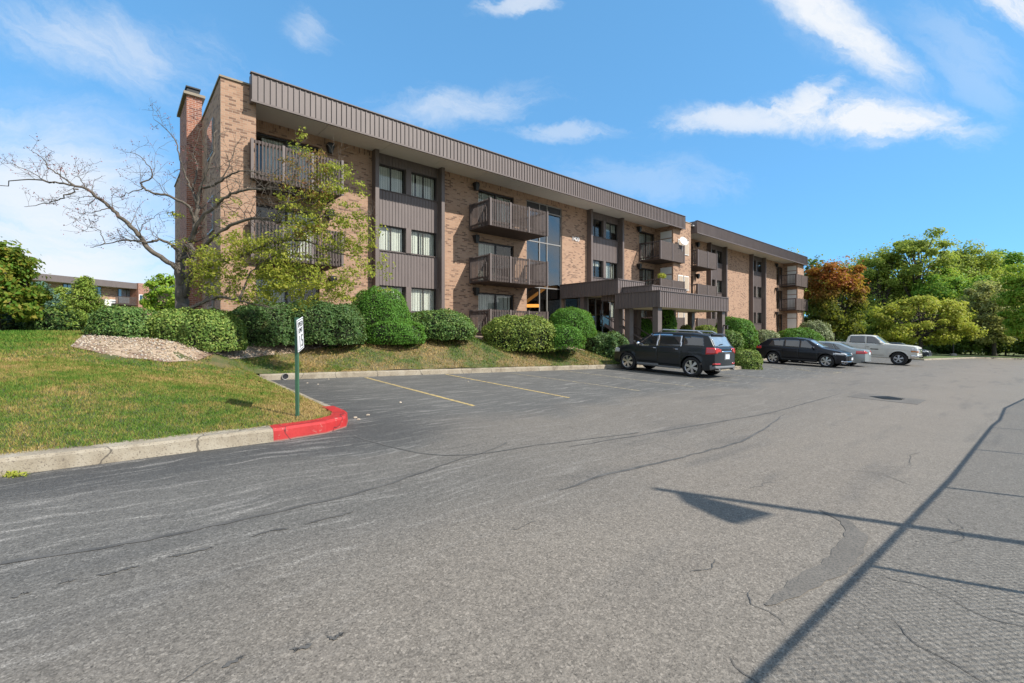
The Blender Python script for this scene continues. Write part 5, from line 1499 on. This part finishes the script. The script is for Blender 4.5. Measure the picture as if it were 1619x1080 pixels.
    def shell(s, name, pred, m, off=.006, parent=None, smooth=True):
        sel = np.array([pred(c[0], c[1], c[2], n) for c, n in zip(s.C, s.N)])
        if not sel.any(): print('EMPTY SHELL', name); return None
        f = s.Fa[sel]; ids, inv = np.unique(f, return_inverse=True)
        V = s.V[ids] + s.VN[ids] * off
        F = inv.reshape(f.shape)
        # rim so the panel has thickness
        e = {}
        for q_ in F:
            for k in range(4):
                a_, b_ = q_[k], q_[(k + 1) % 4]
                if (b_, a_) in e: del e[(b_, a_)]
                else: e[(a_, b_)] = 1
        n0 = len(V); V = np.concatenate([V, s.V[ids] - s.VN[ids] * .002])
        FF = [tuple(q_) for q_ in F] + [(b_, a_, a_ + n0, b_ + n0) for a_, b_ in e]
        return raw(name, V, FF, m, parent or s.t, smooth, (Vector((0, 0, 0)), 'xy'))
    def wheels(s, spokes=6, rim_m='alloy', face=.70):
        for xw in (s.xf, s.xr):
            for sd in (1, -1):
                yo = sd * (s.W / 2 - .015); R_ = s.R; r = R_ * face
                mb = MB(); mb.lathe([(r * .97, -.03), (r * 1.02, .0), (R_ * .94, .0), (R_, -.03), (R_, -s.tw + .03), (R_ * .94, -s.tw), (r, -s.tw), (r * .97, -.03)], (0, 0, 0), 'y', 36)
                mb.v = [(v[0] + xw, v[1] * sd + yo, v[2] + R_) for v in mb.v]
                wh = s.part('wheel', mb, 'tyre', None, True)
                mb = MB(); mb.lathe([(r * .98, -.02), (r * .92, -.028), (r * .90, -.09)], (0, 0, 0), 'y', 36)
                mb.lathe([(.0, -.005), (r * .16, -.01), (r * .2, -.05)], (0, 0, 0), 'y', 16)
                for k in range(spokes):
                    a = 2 * math.pi * k / spokes + .3
                    for da in (-.13, .13):
                        p0 = (math.cos(a) * r * .1, -.022, math.sin(a) * r * .1); p1 = (math.cos(a + da) * r * .93, -.034, math.sin(a + da) * r * .93)
                        mb.bar(p0, p1, .052 * r / .25, .03, (0, 1, 0))
                mb.v = [(v[0] + xw, v[1] * sd + yo, v[2] + R_) for v in mb.v]
                s.part('rim', mb, rim_m, wh)
                mb = MB(); mb.lathe([(r * .9, -.095), (.0, -.095)], (0, 0, 0), 'y', 24)  # dark disc as plain background behind the spokes
                mb.v = [(v[0] + xw, v[1] * sd + yo, v[2] + R_) for v in mb.v]
                s.part('wheel_backing', mb, 'car_dark', wh)
    def mirror_pair(s, x, z, m):
        for sd in (1, -1):
            y = sd * (s.W / 2 - .04); mb = MB()
            cv, cf = lump((x, y + sd * .11, z), (.075, .115, .085), 12, 8, 1, -1, 0); mb.add([tuple(v) for v in cv], [tuple(f_) for f_ in cf])
            mb.bar((x, y - sd * .06, z - .05), (x, y + sd * .08, z - .03), .05, .04)
            s.part('side_mirror', mb, m, None, True)
    def handles(s, xs, z, m):
        for sd in (1, -1):
            for x in xs:
                y = sd * (s.W / 2 * .985 + .002); mb = MB(); mb.tube([(x - .1, y, z), (x, y + sd * .025, z + .005), (x + .1, y, z)], .014, 6); s.part('door_handle', mb, m)
    def doors(s, spans, z0):
        for sd in (1, -1):
            for x0, x1 in spans:
                s.shell('door', lambda x, y, z, n: x0 < x < x1 and y * sd > .3 and z0 < z < float(np.interp(x, *zip(*s.belt))) - .01 and math.hypot(x - s.xr, z - s.R) > s.R + .10 and math.hypot(x - s.xf, z - s.R) > s.R + .10, s.paint, .005)
    def bt(s, x): return float(np.interp(x, *zip(*s.belt)))
    def sidewins(s, wins, ztop, m='car_glass', trim=None, lo=.03):
        for sd in (1, -1):
            for (x0, x1, sl0, sl1) in wins:      # slanted front and rear edges
                f_ = lambda x, y, z, n: y * sd > .2 and s.bt(x) + lo < z < ztop(x) and x0 + sl0 * (z - s.bt(x)) < x < x1 + sl1 * (z - s.bt(x)) and abs(n[1]) > .45
                if trim:
                    g_ = .035
                    s.shell('window_trim', lambda x, y, z, n: y * sd > .2 and s.bt(x) + lo - g_ < z < ztop(x) + g_ and x0 - g_ + sl0 * (z - s.bt(x)) < x < x1 + g_ + sl1 * (z - s.bt(x)) and abs(n[1]) > .4, trim, .004)
                s.shell('side_window', f_, m, .007)
    def box(s, name, x0, x1, y0, y1, z0, z1, m, parent=None):
        mb = MB(); mb.box(x0, x1, y0, y1, z0, z1); return s.part(name, mb, m, parent)
def mirror_y(s, name, pred, m, off):
    for sd in (1, -1): s.shell(name, lambda x, y, z, n: y * sd > 0 and pred(x, y, z, n), m, off)

# black suv, tail towards us
c = Car('suv', 'black suv with silver roof rails and red tail lights parked nose in by the canopy', 'suv', 17.45, 10.0, 1, 4.54, 1.86,
        [(-2.27, 1.10), (-2.23, 1.16), (-2.17, 1.26), (-1.98, 1.58), (-1.90, 1.64), (-1.2, 1.70), (0, 1.70), (.35, 1.675), (.55, 1.62), (1.20, 1.19), (1.32, 1.15), (1.85, 1.09), (2.1, 1.02), (2.22, .91), (2.27, .74)],
        [(-2.27, 1.14), (-1.0, 1.13), (0, 1.11), (1.2, 1.08), (2.27, .90)], .27, 1.46, -1.40, .378, .24, 'paint_black', nose=.20, tail=.09, bulge=(.09, .07))
c.sidewins([(.10, 1.02, -.02, -1.28), (-.93, .02, .12, -.02)], lambda x: 1.54, 'car_glass', 'chrome', .02)
c.sidewins([(-1.86, -1.05, .28, .06)], lambda x: 1.53)
c.shell('windscreen', lambda x, y, z, n: .58 < x < 1.2 and n[0] > .3 and abs(y) < .66 and z > 1.12, 'car_glass', .006)
c.shell('rear_window', lambda x, y, z, n: x < -1.94 and 1.20 < z < 1.58 and abs(y) < .70 and n[0] < -.3, 'car_glass_light', .006)
c.doors([(.08, 1.06), (-.92, .05)], .42)
mirror_y(c, 'tail_light', lambda x, y, z, n: x < -1.95 and .92 < z < 1.13 and abs(y) > .50 + (.18 if z < .99 else 0), 'lens_red', .012)
mirror_y(c, 'headlight', lambda x, y, z, n: x > 1.95 and .76 < z < .92 and abs(y) > .48, 'lens_clear', .01)
mirror_y(c, 'fog_reflector', lambda x, y, z, n: x < -2.1 and .50 < z < .56 and .5 < abs(y) < .85, 'lens_red', .010)
c.shell('rear_bumper', lambda x, y, z, n: x < -2.1 and .30 < z < .48 and abs(y) < .86, 'plastic_grey', .014)
c.shell('tailgate_trim', lambda x, y, z, n: x < -2.2 and .96 < z < 1.02 and abs(y) < .42, 'chrome', .012)
c.shell('grille', lambda x, y, z, n: x > 2.12 and .55 < z < .85 and abs(y) < .46, 'chrome', .008)
mirror_y(c, 'sill_trim', lambda x, y, z, n: -.95 < x < 1.0 and .29 < z < .36 and abs(n[1]) > .5, 'plastic_grey', .010)
c.box('licence_plate', -2.362, -2.35, -.16, .16, .74, .90, 'plate_white'); c.box('plate_frame', -2.35, -2.335, -.22, .22, .70, .94, 'plastic_grey')
mb = MB(); mb.tube([(-2.18, .05, 1.28), (-2.21, .25, 1.28), (-2.22, .42, 1.26)], .014, 6); c.part('wiper', mb, 'car_dark')
mb = MB(); mb.bar((-1.90, 0, 1.675), (-2.05, 0, 1.62), 1.1, .03); c.part('spoiler', mb, 'paint_black')
for sd in (1, -1):
    mb = MB(); mb.tube([(-1.65, sd * .62, 1.66), (-1.45, sd * .62, 1.755), (0, sd * .63, 1.77), (.15, sd * .63, 1.68)], .026, 8); c.part('roof_rail', mb, 'alloy')
    mb = MB(); mb.tube([(-2.2, sd * .6, .33), (-2.37, sd * .6, .33)], .045, 10); c.part('exhaust_pipe', mb, 'chrome')
c.mirror_pair(.90, 1.17, 'chrome'); c.handles((.22, -.74), 1.02, 'chrome'); c.wheels(6)

# black crossover, nose towards us
c = Car('crossover', 'shiny black crossover parked nose out next to the grey sedan', 'crossover', 30.95, 9.1, -1, 4.64, 1.86,
        [(-2.32, .98), (-2.26, 1.06), (-2.12, 1.22), (-1.75, 1.48), (-1.55, 1.54), (-.9, 1.61), (-.2, 1.64), (.25, 1.60), (.5, 1.53), (1.15, 1.13), (1.30, 1.08), (1.95, .97), (2.2, .88), (2.28, .78), (2.32, .66)],
        [(-2.32, 1.05), (-1.0, 1.03), (1.2, .96), (2.32, .82)], .25, 1.42, -1.32, .36, .23, 'paint_jet', nose=.20, tail=.13)
c.sidewins([(.12, .92, -.02, -1.15), (-.72, .04, .08, -.02), (-1.62, -.80, .62, .06)], lambda x: 1.47 if x > -1.0 else 1.43)
c.shell('windscreen', lambda x, y, z, n: .55 < x < 1.13 and n[0] > .28 and abs(y) < .66 and z > 1.08, 'car_glass_light', .006)
c.shell('rear_window', lambda x, y, z, n: x < -1.75 and 1.18 < z < 1.46 and abs(y) < .62 and n[0] < -.3, 'car_glass', .006)
c.doors([(.06, .98), (-.80, .03)], .42)
mirror_y(c, 'headlight', lambda x, y, z, n: x > 1.72 and .74 < z < .83 and abs(y) > .46, 'lens_clear', .01)
mirror_y(c, 'tail_light', lambda x, y, z, n: x < -2.0 and .90 < z < 1.02 and abs(y) > .45, 'lens_red', .01)
c.shell('grille', lambda x, y, z, n: x > 2.22 and .42 < z < .68 and abs(y) < .55, 'car_dark', .008)
c.shell('grille_trim', lambda x, y, z, n: x > 2.22 and .68 < z < .73 and abs(y) < .6, 'chrome', .012)
mirror_y(c, 'bumper_trim', lambda x, y, z, n: x > 2.1 and .34 < z < .40 and abs(y) < .8, 'chrome', .012)
mirror_y(c, 'wheel_arch_trim', lambda x, y, z, n: abs(n[1]) > .4 and min(math.hypot(x - 1.42, z - .36), math.hypot(x + 1.32, z - .36)) < .36 + .11, 'car_dark', .008)
mirror_y(c, 'sill_trim', lambda x, y, z, n: -.88 < x < .98 and .25 < z < .37 and abs(n[1]) > .4, 'car_dark', .008)
c.box('licence_plate', 2.425, 2.437, -.16, .16, .46, .60, 'plate_white')
c.mirror_pair(.80, 1.06, 'paint_jet'); c.handles((.2, -.6), .90, 'paint_jet'); c.wheels(6)

# grey sedan, tail towards us
c = Car('sedan', 'silver grey sedan parked nose in between the crossover and the pickup', 'sedan', 34.1, 8.85, 1, 4.56, 1.80,
        [(-2.28, .90), (-2.22, 1.00), (-2.10, 1.04), (-1.65, 1.08), (-.95, 1.36), (-.45, 1.43), (0, 1.44), (.35, 1.41), (1.15, 1.02), (1.3, .97), (1.95, .86), (2.2, .74), (2.28, .60)],
        [(-2.28, .98), (-1.6, .98), (0, .93), (1.2, .90), (2.28, .72)], .22, 1.38, -1.32, .325, .215, 'paint_silver', nose=.20, tail=.15)
c.sidewins([(.05, .85, -.02, -1.5), (-.78, -.03, .5, -.02), (-1.12, -.84, 1.1, .6)], lambda x: 1.32)
c.shell('windscreen', lambda x, y, z, n: .42 < x < 1.15 and n[0] > .25 and abs(y) < .62 and z > 1.0, 'car_glass', .006)
c.shell('rear_window', lambda x, y, z, n: -1.62 < x < -.92 and n[0] < -.2 and abs(y) < .58 and z > 1.08, 'car_glass_light', .006)
c.doors([(.03, .95), (-.85, 0.0)], .36)
mirror_y(c, 'tail_light', lambda x, y, z, n: x < -1.86 and .78 < z < .95 and abs(y) > .44, 'lens_red', .012)
mirror_y(c, 'headlight', lambda x, y, z, n: x > 1.85 and .62 < z < .76 and abs(y) > .42, 'lens_clear', .01)
c.box('licence_plate', -2.36, -2.345, -.16, .16, .74, .88, 'plate_white')
mirror_y(c, 'rear_bumper', lambda x, y, z, n: x < -2.1 and .28 < z < .36 and abs(y) < .8, 'plastic_grey', .01)
c.mirror_pair(.78, 1.0, 'paint_silver'); c.handles((.15, -.65), .86, 'paint_silver'); c.wheels(7)

# white pickup, nose towards us
c = Car('pickup_truck', 'cream white crew cab pickup truck parked nose out beyond the grey sedan', 'pickup', 40.15, 7.92, -1, 5.85, 2.03,
        [(-2.92, 1.30), (-2.86, 1.40), (-.95, 1.42), (-.93, 1.43), (-.82, 1.86), (-.72, 1.94), (0, 1.97), (.55, 1.95), (.72, 1.89), (1.22, 1.44), (1.34, 1.39), (2.35, 1.36), (2.75, 1.32), (2.88, 1.25), (2.925, 1.08)],
        [(-2.92, 1.34), (-1, 1.36), (1.3, 1.34), (2.925, 1.18)], .47, 2.0, -1.72, .425, .27, 'paint_cream', tum=.20, nose=.05, tail=.03, bulge=(.05, .02))
c.sidewins([(.26, 1.10, -.02, -.9), (-.72, .16, .14, -.02)], lambda x: 1.84)
c.shell('windscreen', lambda x, y, z, n: .74 < x < 1.24 and n[0] > .3 and abs(y) < .78 and z > 1.43, 'car_glass_light', .006)
c.shell('rear_window', lambda x, y, z, n: -.96 < x < -.78 and n[0] < -.5 and abs(y) < .7 and z > 1.46, 'car_glass', .006)
c.doors([(.22, 1.22), (-.80, .19)], .62)
mirror_y(c, 'headlight', lambda x, y, z, n: x > 2.62 and .98 < z < 1.17 and abs(y) > .58, 'lens_clear', .012)
mirror_y(c, 'marker_light', lambda x, y, z, n: x > 2.62 and .90 < z < .98 and abs(y) > .66, 'lens_amber', .012)
c.shell('grille', lambda x, y, z, n: x > 2.84 and .80 < z < 1.14 and abs(y) < .56, 'chrome', .02)
c.shell('front_bumper', lambda x, y, z, n: x > 2.62 and .48 < z < .70, 'chrome', .03)
c.shell('lower_valance', lambda x, y, z, n: x > 2.7 and z < .5, 'car_dark', .015)
mirror_y(c, 'door_lettering', lambda x, y, z, n: .48 < x < .92 and .985 < z < 1.03 and abs(y) > .5 and abs(n[1]) > .6, 'car_dark', .007)
mirror_y(c, 'wheel_arch_trim', lambda x, y, z, n: abs(n[1]) > .4 and min(math.hypot(x - 2.0, z - .42), math.hypot(x + 1.72, z - .42)) < .42 + .09, 'car_dark', .006)
c.mirror_pair(1.02, 1.46, 'paint_cream'); c.handles((.34, -.62), 1.14, 'car_dark'); c.wheels(5, 'galvanised', .62)
for y in (.45, -.45): c.box('tow_hook', 2.98, 3.06, y - .03, y + .03, .52, .60, 'car_dark')

# slate sedan farthest
c = Car('sedan', 'dark slate sedan parked nose out farthest from us by the grass verge', 'sedan', 56.2, 8.6, -1, 4.7, 1.83,
        [(-2.35, .92), (-2.25, 1.04), (-1.8, 1.10), (-1.0, 1.38), (-.45, 1.45), (0, 1.46), (.35, 1.43), (1.15, 1.05), (1.3, 1.0), (2.0, .90), (2.25, .78), (2.35, .62)],
        [(-2.35, 1.0), (0, .96), (1.2, .93), (2.35, .76)], .22, 1.42, -1.38, .335, .22, 'paint_slate', nose=.18, tail=.14)
c.sidewins([(.05, .88, -.02, -1.5), (-.80, -.03, .3, -.02), (-1.3, -.86, 1.1, .35)], lambda x: 1.34)
c.shell('windscreen', lambda x, y, z, n: .42 < x < 1.15 and n[0] > .25 and abs(y) < .62 and z > 1.03, 'car_glass_light', .006)
mirror_y(c, 'headlight', lambda x, y, z, n: x > 1.9 and .66 < z < .78 and abs(y) > .44, 'lens_clear', .01)
c.shell('grille', lambda x, y, z, n: x > 2.28 and .44 < z < .66 and abs(y) < .5, 'car_dark', .008)
c.shell('lower_bumper', lambda x, y, z, n: x > 2.2 and .26 < z < .34, 'chrome', .008)
c.mirror_pair(.80, 1.03, 'paint_slate'); c.wheels(6)

# ------------------------------------------------------------------ speed limit sign
g = at(472, 655.5, 7.0); gz = zlawn(g.x, g.y)
sg = thing('speed_limit_sign', 'white speed limit 15 sign on a green post in the grass by the red kerb', 'road sign', (g.x, g.y, gz))
tp = at(470.5, 502, 7.0)
mb = MB()
for i, (a, b) in enumerate(((-.028, .0), (.0, .028))):
    pass
mb.bar((g.x, g.y, gz - .2), (tp.x, tp.y, tp.z), .05, .012, (1, 0, 0)); mb.bar((g.x - .018, g.y - .02, gz - .2), (tp.x - .018, tp.y - .02, tp.z), .012, .035, (1, 0, 0))
mb.build('post', 'sign_green', sg)
nrm = Vector((.978, .208, 0)).normalized(); rt = Vector((-nrm.y, nrm.x, 0)); rt = (rt * math.cos(R(10)) + Vector((0, 0, 1)) * math.sin(R(10))).normalized(); up = nrm.cross(rt)
cc = at(471.2, 528.5, 6.98) + nrm * .035
Msg = Matrix(((rt.x, up.x, nrm.x, cc.x - g.x), (rt.y, up.y, nrm.y, cc.y - g.y), (rt.z, up.z, nrm.z, cc.z - gz), (0, 0, 0, 1)))
def flat(name, x0, x1, y0, y1, z0, z1, m):
    mb = MB(); mb.box(x0, x1, y0, y1, z0, z1)
    V = [tuple(Msg @ Vector(v)) for v in mb.v]
    return raw(name, V, mb.f, m, sg, False, (Vector((0, 0, 0)), 'xy'))
SW, SH = .19, .245
flat('sign_plate', -SW, SW, -SH, SH, -.003, .002, 'sign_white')
for nm, x0, x1, y0, y1 in (('border', -SW + .015, SW - .015, SH - .024, SH - .015), ('border', -SW + .015, SW - .015, -SH + .015, -SH + .024), ('border', -SW + .015, -SW + .024, -SH + .024, SH - .024), ('border', SW - .024, SW - .015, -SH + .024, SH - .024)):
    flat(nm, x0, x1, y0, y1, .002, .004, 'sign_black')
for s_, sz, y in (('SPEED', .105, .125), ('LIMIT', .105, .03), ('15', .27, -.195)):
    text_mesh(s_, sz, 'lettering', 'sign_black', sg, Msg @ Matrix.Translation((0, y, .004)), .002)

# ------------------------------------------------------------------ lamp post on the verge
lb = G(1507, 564); lb.z += .1
lp = thing('lamp_post', 'short lamp post with a pale head on the grass verge before the trees', 'lamp post', tuple(lb))
k_ = lb.y / FPX
mb = MB(); mb.tube([lb, lb + Vector((0, 0, 42 * k_))], .07, 10); mb.build('pole', 'black_metal', lp)
mb = MB(); mb.lathe([(.28, 0), (.30, .0), (.30, .22), (.24, .27), (.0, .27)], tuple(lb), 'z', 16); mb.build('footing', 'step_concrete', lp)
mb = MB(); hz_ = lb.z + 42 * k_; mb.lathe([(.0, -.02), (.16, .0), (.30, .22), (.30, .30), (.12, .42), (.0, .45)], (lb.x, lb.y, hz_), 'z', 16); mb.build('lamp_head', 'sign_white', lp)

# ------------------------------------------------------------------ chain link fence and floodlight beside the camera: their shadows cross the lot
sh = Vector((sun_dir.x, sun_dir.y, 0)) / sun_dir.z
HF = 1.85
sp = [G(1150, 1080), G(1350, 890), G(1490, 755), G(1560, 673), G(1573, 663), G(1582, 645), G(1619, 628)]
dirn = (sp[2] - sp[0]).normalized(); d2 = (sp[6] - sp[5]).normalized()
sp = [sp[0] - dirn * 3.0] + sp + [sp[6] + d2 * 4, sp[6] + d2 * 12]
base = [p + sh * HF for p in sp]
base = [Vector((p.x, p.y, zlot(p.x, p.y))) for p in base]
print('FENCE ratios', [round(p.x / max(.1, p.y), 2) for p in base])
fe = thing('chain_link_fence', 'chain link fence along the right of the lot, seen by the shadow it throws', 'fence', tuple(base[0]))
rail = [b + Vector((0, 0, HF)) for b in base]
mb = MB(); mb.tube(rail, .021, 8); mb.build('top_rail', 'galvanised', fe)
Ls = [0]
for i in range(1, len(base)): Ls.append(Ls[-1] + (base[i] - base[i - 1]).length)
def along(t_):
    i = min(len(base) - 2, max(0, int(np.searchsorted(Ls, t_)) - 1)); f = (t_ - Ls[i]) / (Ls[i + 1] - Ls[i]); return base[i].lerp(base[i + 1], f)
t_ = Ls[2] - 2.95
posts_t = [Ls[2] + 2.95 * k for k in range(-1, 9)]
for t_ in posts_t:
    if 0 < t_ < Ls[-1]:
        p = along(t_); mb = MB(); mb.tube([p - Vector((0, 0, .1)), p + Vector((0, 0, HF))], .024, 8); mb.build('fence_post', 'galvanised', fe)
vs = []; fs = []; step = .062; hz_ = HF - .03
nW = int((Ls[-1] + HF) / step)
mb = MB()
for k in range(nW):
    for sgn in (1, -1):
        t0 = k * step - (HF if sgn > 0 else 0); t1 = t0 + HF * 1.0 if sgn > 0 else k * step - HF
        ta, za, tb, zb = (t0, .03, t0 + hz_, hz_) if sgn > 0 else (k * step, .03, k * step - hz_, hz_)
        # clip to the run
        pts = []
        lo, hi = min(ta, tb), max(ta, tb)
        if hi < 0 or lo > Ls[-1]: continue
        cuts = sorted({max(0, lo), min(Ls[-1], hi)} | {x for x in Ls if max(0, lo) < x < min(Ls[-1], hi)})
        P_ = []
        for x in cuts:
            f = (x - ta) / (tb - ta); P_.append(along(x) + Vector((0, 0, za + (zb - za) * f)))
        if len(P_) > 1 and (P_[-1] - P_[0]).length > .05: mb.tube(P_, .0026, 3, False)
mb.build('wire_mesh', 'galvanised', fe)
tipG = G(997, 767); HP = 6.0
pb = tipG + sh * HP; pb = Vector((pb.x, pb.y, zlot(pb.x, pb.y)))
fp = thing('floodlight_pole', 'floodlight on a pole beside the lot, seen by its shadow on the asphalt', 'floodlight', tuple(pb))
mb = MB(); mb.tube([pb, pb + Vector((0, 0, HP))], [.075, .045], 10); mb.build('pole', 'galvanised', fp)
hh = HP - .55
quad = [G(1080, 779) , G(1226, 813), G(1168, 829), G(1098, 797)]
q_ = [p + sun_dir / sun_dir.z * hh for p in quad]
mb = MB(); mb.add([tuple(p) for p in q_] + [tuple(p + Vector((0, 0, .09))) for p in q_], [(0, 3, 2, 1), (4, 5, 6, 7), (0, 1, 5, 4), (1, 2, 6, 5), (2, 3, 7, 6), (3, 0, 4, 7)])
mb.build('floodlight', 'black_metal', fp)
mb = MB(); mb.bar(q_[0] + Vector((0, 0, .04)), pb + Vector((0, 0, hh + .05)), .05, .05); mb.build('bracket', 'black_metal', fp)

# ------------------------------------------------------------------ second block in the distance at the left
A2, B2 = Vector((-62.2, 60, 0)), Vector((-59.3, 72, 0)); e2 = (B2 - A2).normalized(); n2 = Vector((e2.y, -e2.x, 0))
b2 = thing('distant_building', 'distant brown roofed brick block behind the hedges at the left', 'building', tuple(A2 - n2 * 2))
def M2(v): return tuple(A2 + e2 * v[0] - n2 * v[1] + Vector((0, 0, v[2])))
def s_of(px, d=0.0):
    k = (px - CX) / FPX; o_ = A2 - n2 * d
    return (k * o_.y - o_.x) / (e2.x - k * e2.y)
def part2(name, boxes, m, parent=None, uv=None):
    mb = MB()
    for b_ in boxes: mb.box(*b_)
    mb.v = [M2(v) for v in mb.v]
    ORG.setdefault((parent or b2).name, ORG[b2.name])
    return mb.build(name, m, parent or b2, uv=uv)
sP0, sP1 = s_of(217), s_of(235.5, -.2)
part2('brick_wall', [(-30, sP0, 1.6, 12, .5, 8.6)], 'brick_tan', uv=True); part2('brick_wall', [(sP1, sP1 + 25, 1.6, 12, .5, 8.4)], 'brick_tan', uv=True)
part2('fascia', [(-30, sP0 - .02, 0, .2, 8.55, 9.45)], 'seam_metal'); part2('fascia', [(sP1 + .02, sP1 + 25, .4, .6, 8.4, 9.25)], 'seam_metal')
part2('soffit', [(-30, sP0 - .02, .2, 1.6, 8.6, 8.7)], 'soffit_paint'); part2('roof', [(-30, sP1 + 25, .62, 12, 9.1, 9.2)], 'membrane')
part2('brick_pier', [(sP0, sP1, -.2, 12, .5, 9.5)], 'brick_red', uv=True)
for (x0, x1, z0, z1, nm) in ((s_of(147, 1.6), s_of(159, 1.6), 7.0, 8.5, 'window'), (s_of(187, 1.6), s_of(212, 1.6), 6.3, 8.4, 'sliding_door'), (s_of(100, 1.6), s_of(112, 1.6), 7.0, 8.5, 'window')):
    w2 = part2(nm, [(x0 - .08, x1 + .08, 1.55, 1.598, z0 - .08, z1 + .08)], 'frame_dark')
    xm = (x0 + x1) / 2
    part2('pane', [(x0, xm - .05, 1.53, 1.55, z0, z1), (xm + .05, x1, 1.53, 1.55, z0, z1)], 'car_glass_light', w2)
w2 = part2('window', [(sP0 + .1, sP0 + (sP1 - sP0) * .42, -.23, -.201, 6.7, 7.7)], 'white_panel'); part2('pane', [(sP0 + .2, sP0 + (sP1 - sP0) * .38, -.25, -.231, 6.8, 7.6)], 'car_glass', w2)
x0, x1 = s_of(183, .0), sP0 - .05
bc = part2('balcony', [(x0, x1, .1, 1.59, 5.9, 6.1)], 'deck_wood')
part2('railing', [(x0, x1, .05, .098, 7.1, 7.2), (x0, x1, .05, .098, 6.0, 6.15)] + [(x0 + .14 * k, x0 + .14 * k + .06, .0, .048, 6.0, 7.2) for k in range(int((x1 - x0) / .14))], 'timber', bc)
x0 = s_of(160, 1.6); part2('stair_wall', [(x0, x0 + 1.6, .9, 1.59, 5.6, 6.7)], 'white_panel')

# yellow green plant and pot on the second floor balcony
pt = thing('potted_plant', 'yellow green potted plant on the middle balcony above the canopy', 'plant', (29.0, BD + .25, FL[1] + .9), 'ud')
mb = MB(); mb.lathe([(.0, .0), (.11, .0), (.15, .26), (.13, .26), (.12, .2), (.0, .2)], (29.0, BD + .25, FL[1] + .86), 'z', 14); mb.build('pot', 'terracotta', pt)
P = ball(260, (29.0, BD + .25, FL[1] + 1.38), (.42, .25, .22)); leaf_obj('leaves', P, .13, 'leaf_lime', pt, None, 1, .35)
ch_ = thing('patio_chair', 'dark patio chair on the last top floor balcony', 'chair', (57.4, BD + .9, FL[2]), 'ud')
mb = MB(); z_ = FL[2]; mb.box(57.1, 57.7, BD + .6, BD + 1.15, z_ + .40, z_ + .46); mb.build('seat', 'black_metal', ch_)
mb = MB(); mb.box(57.1, 57.7, BD + 1.15, BD + 1.2, z_ + .40, z_ + .95); mb.build('backrest', 'black_metal', ch_)
for a_ in (57.12, 57.64):
    for b_ in (BD + .62, BD + 1.1):
        mb = MB(); mb.box(a_, a_ + .04, b_, b_ + .04, z_ - .02, z_ + .40); mb.build('leg', 'black_metal', ch_)
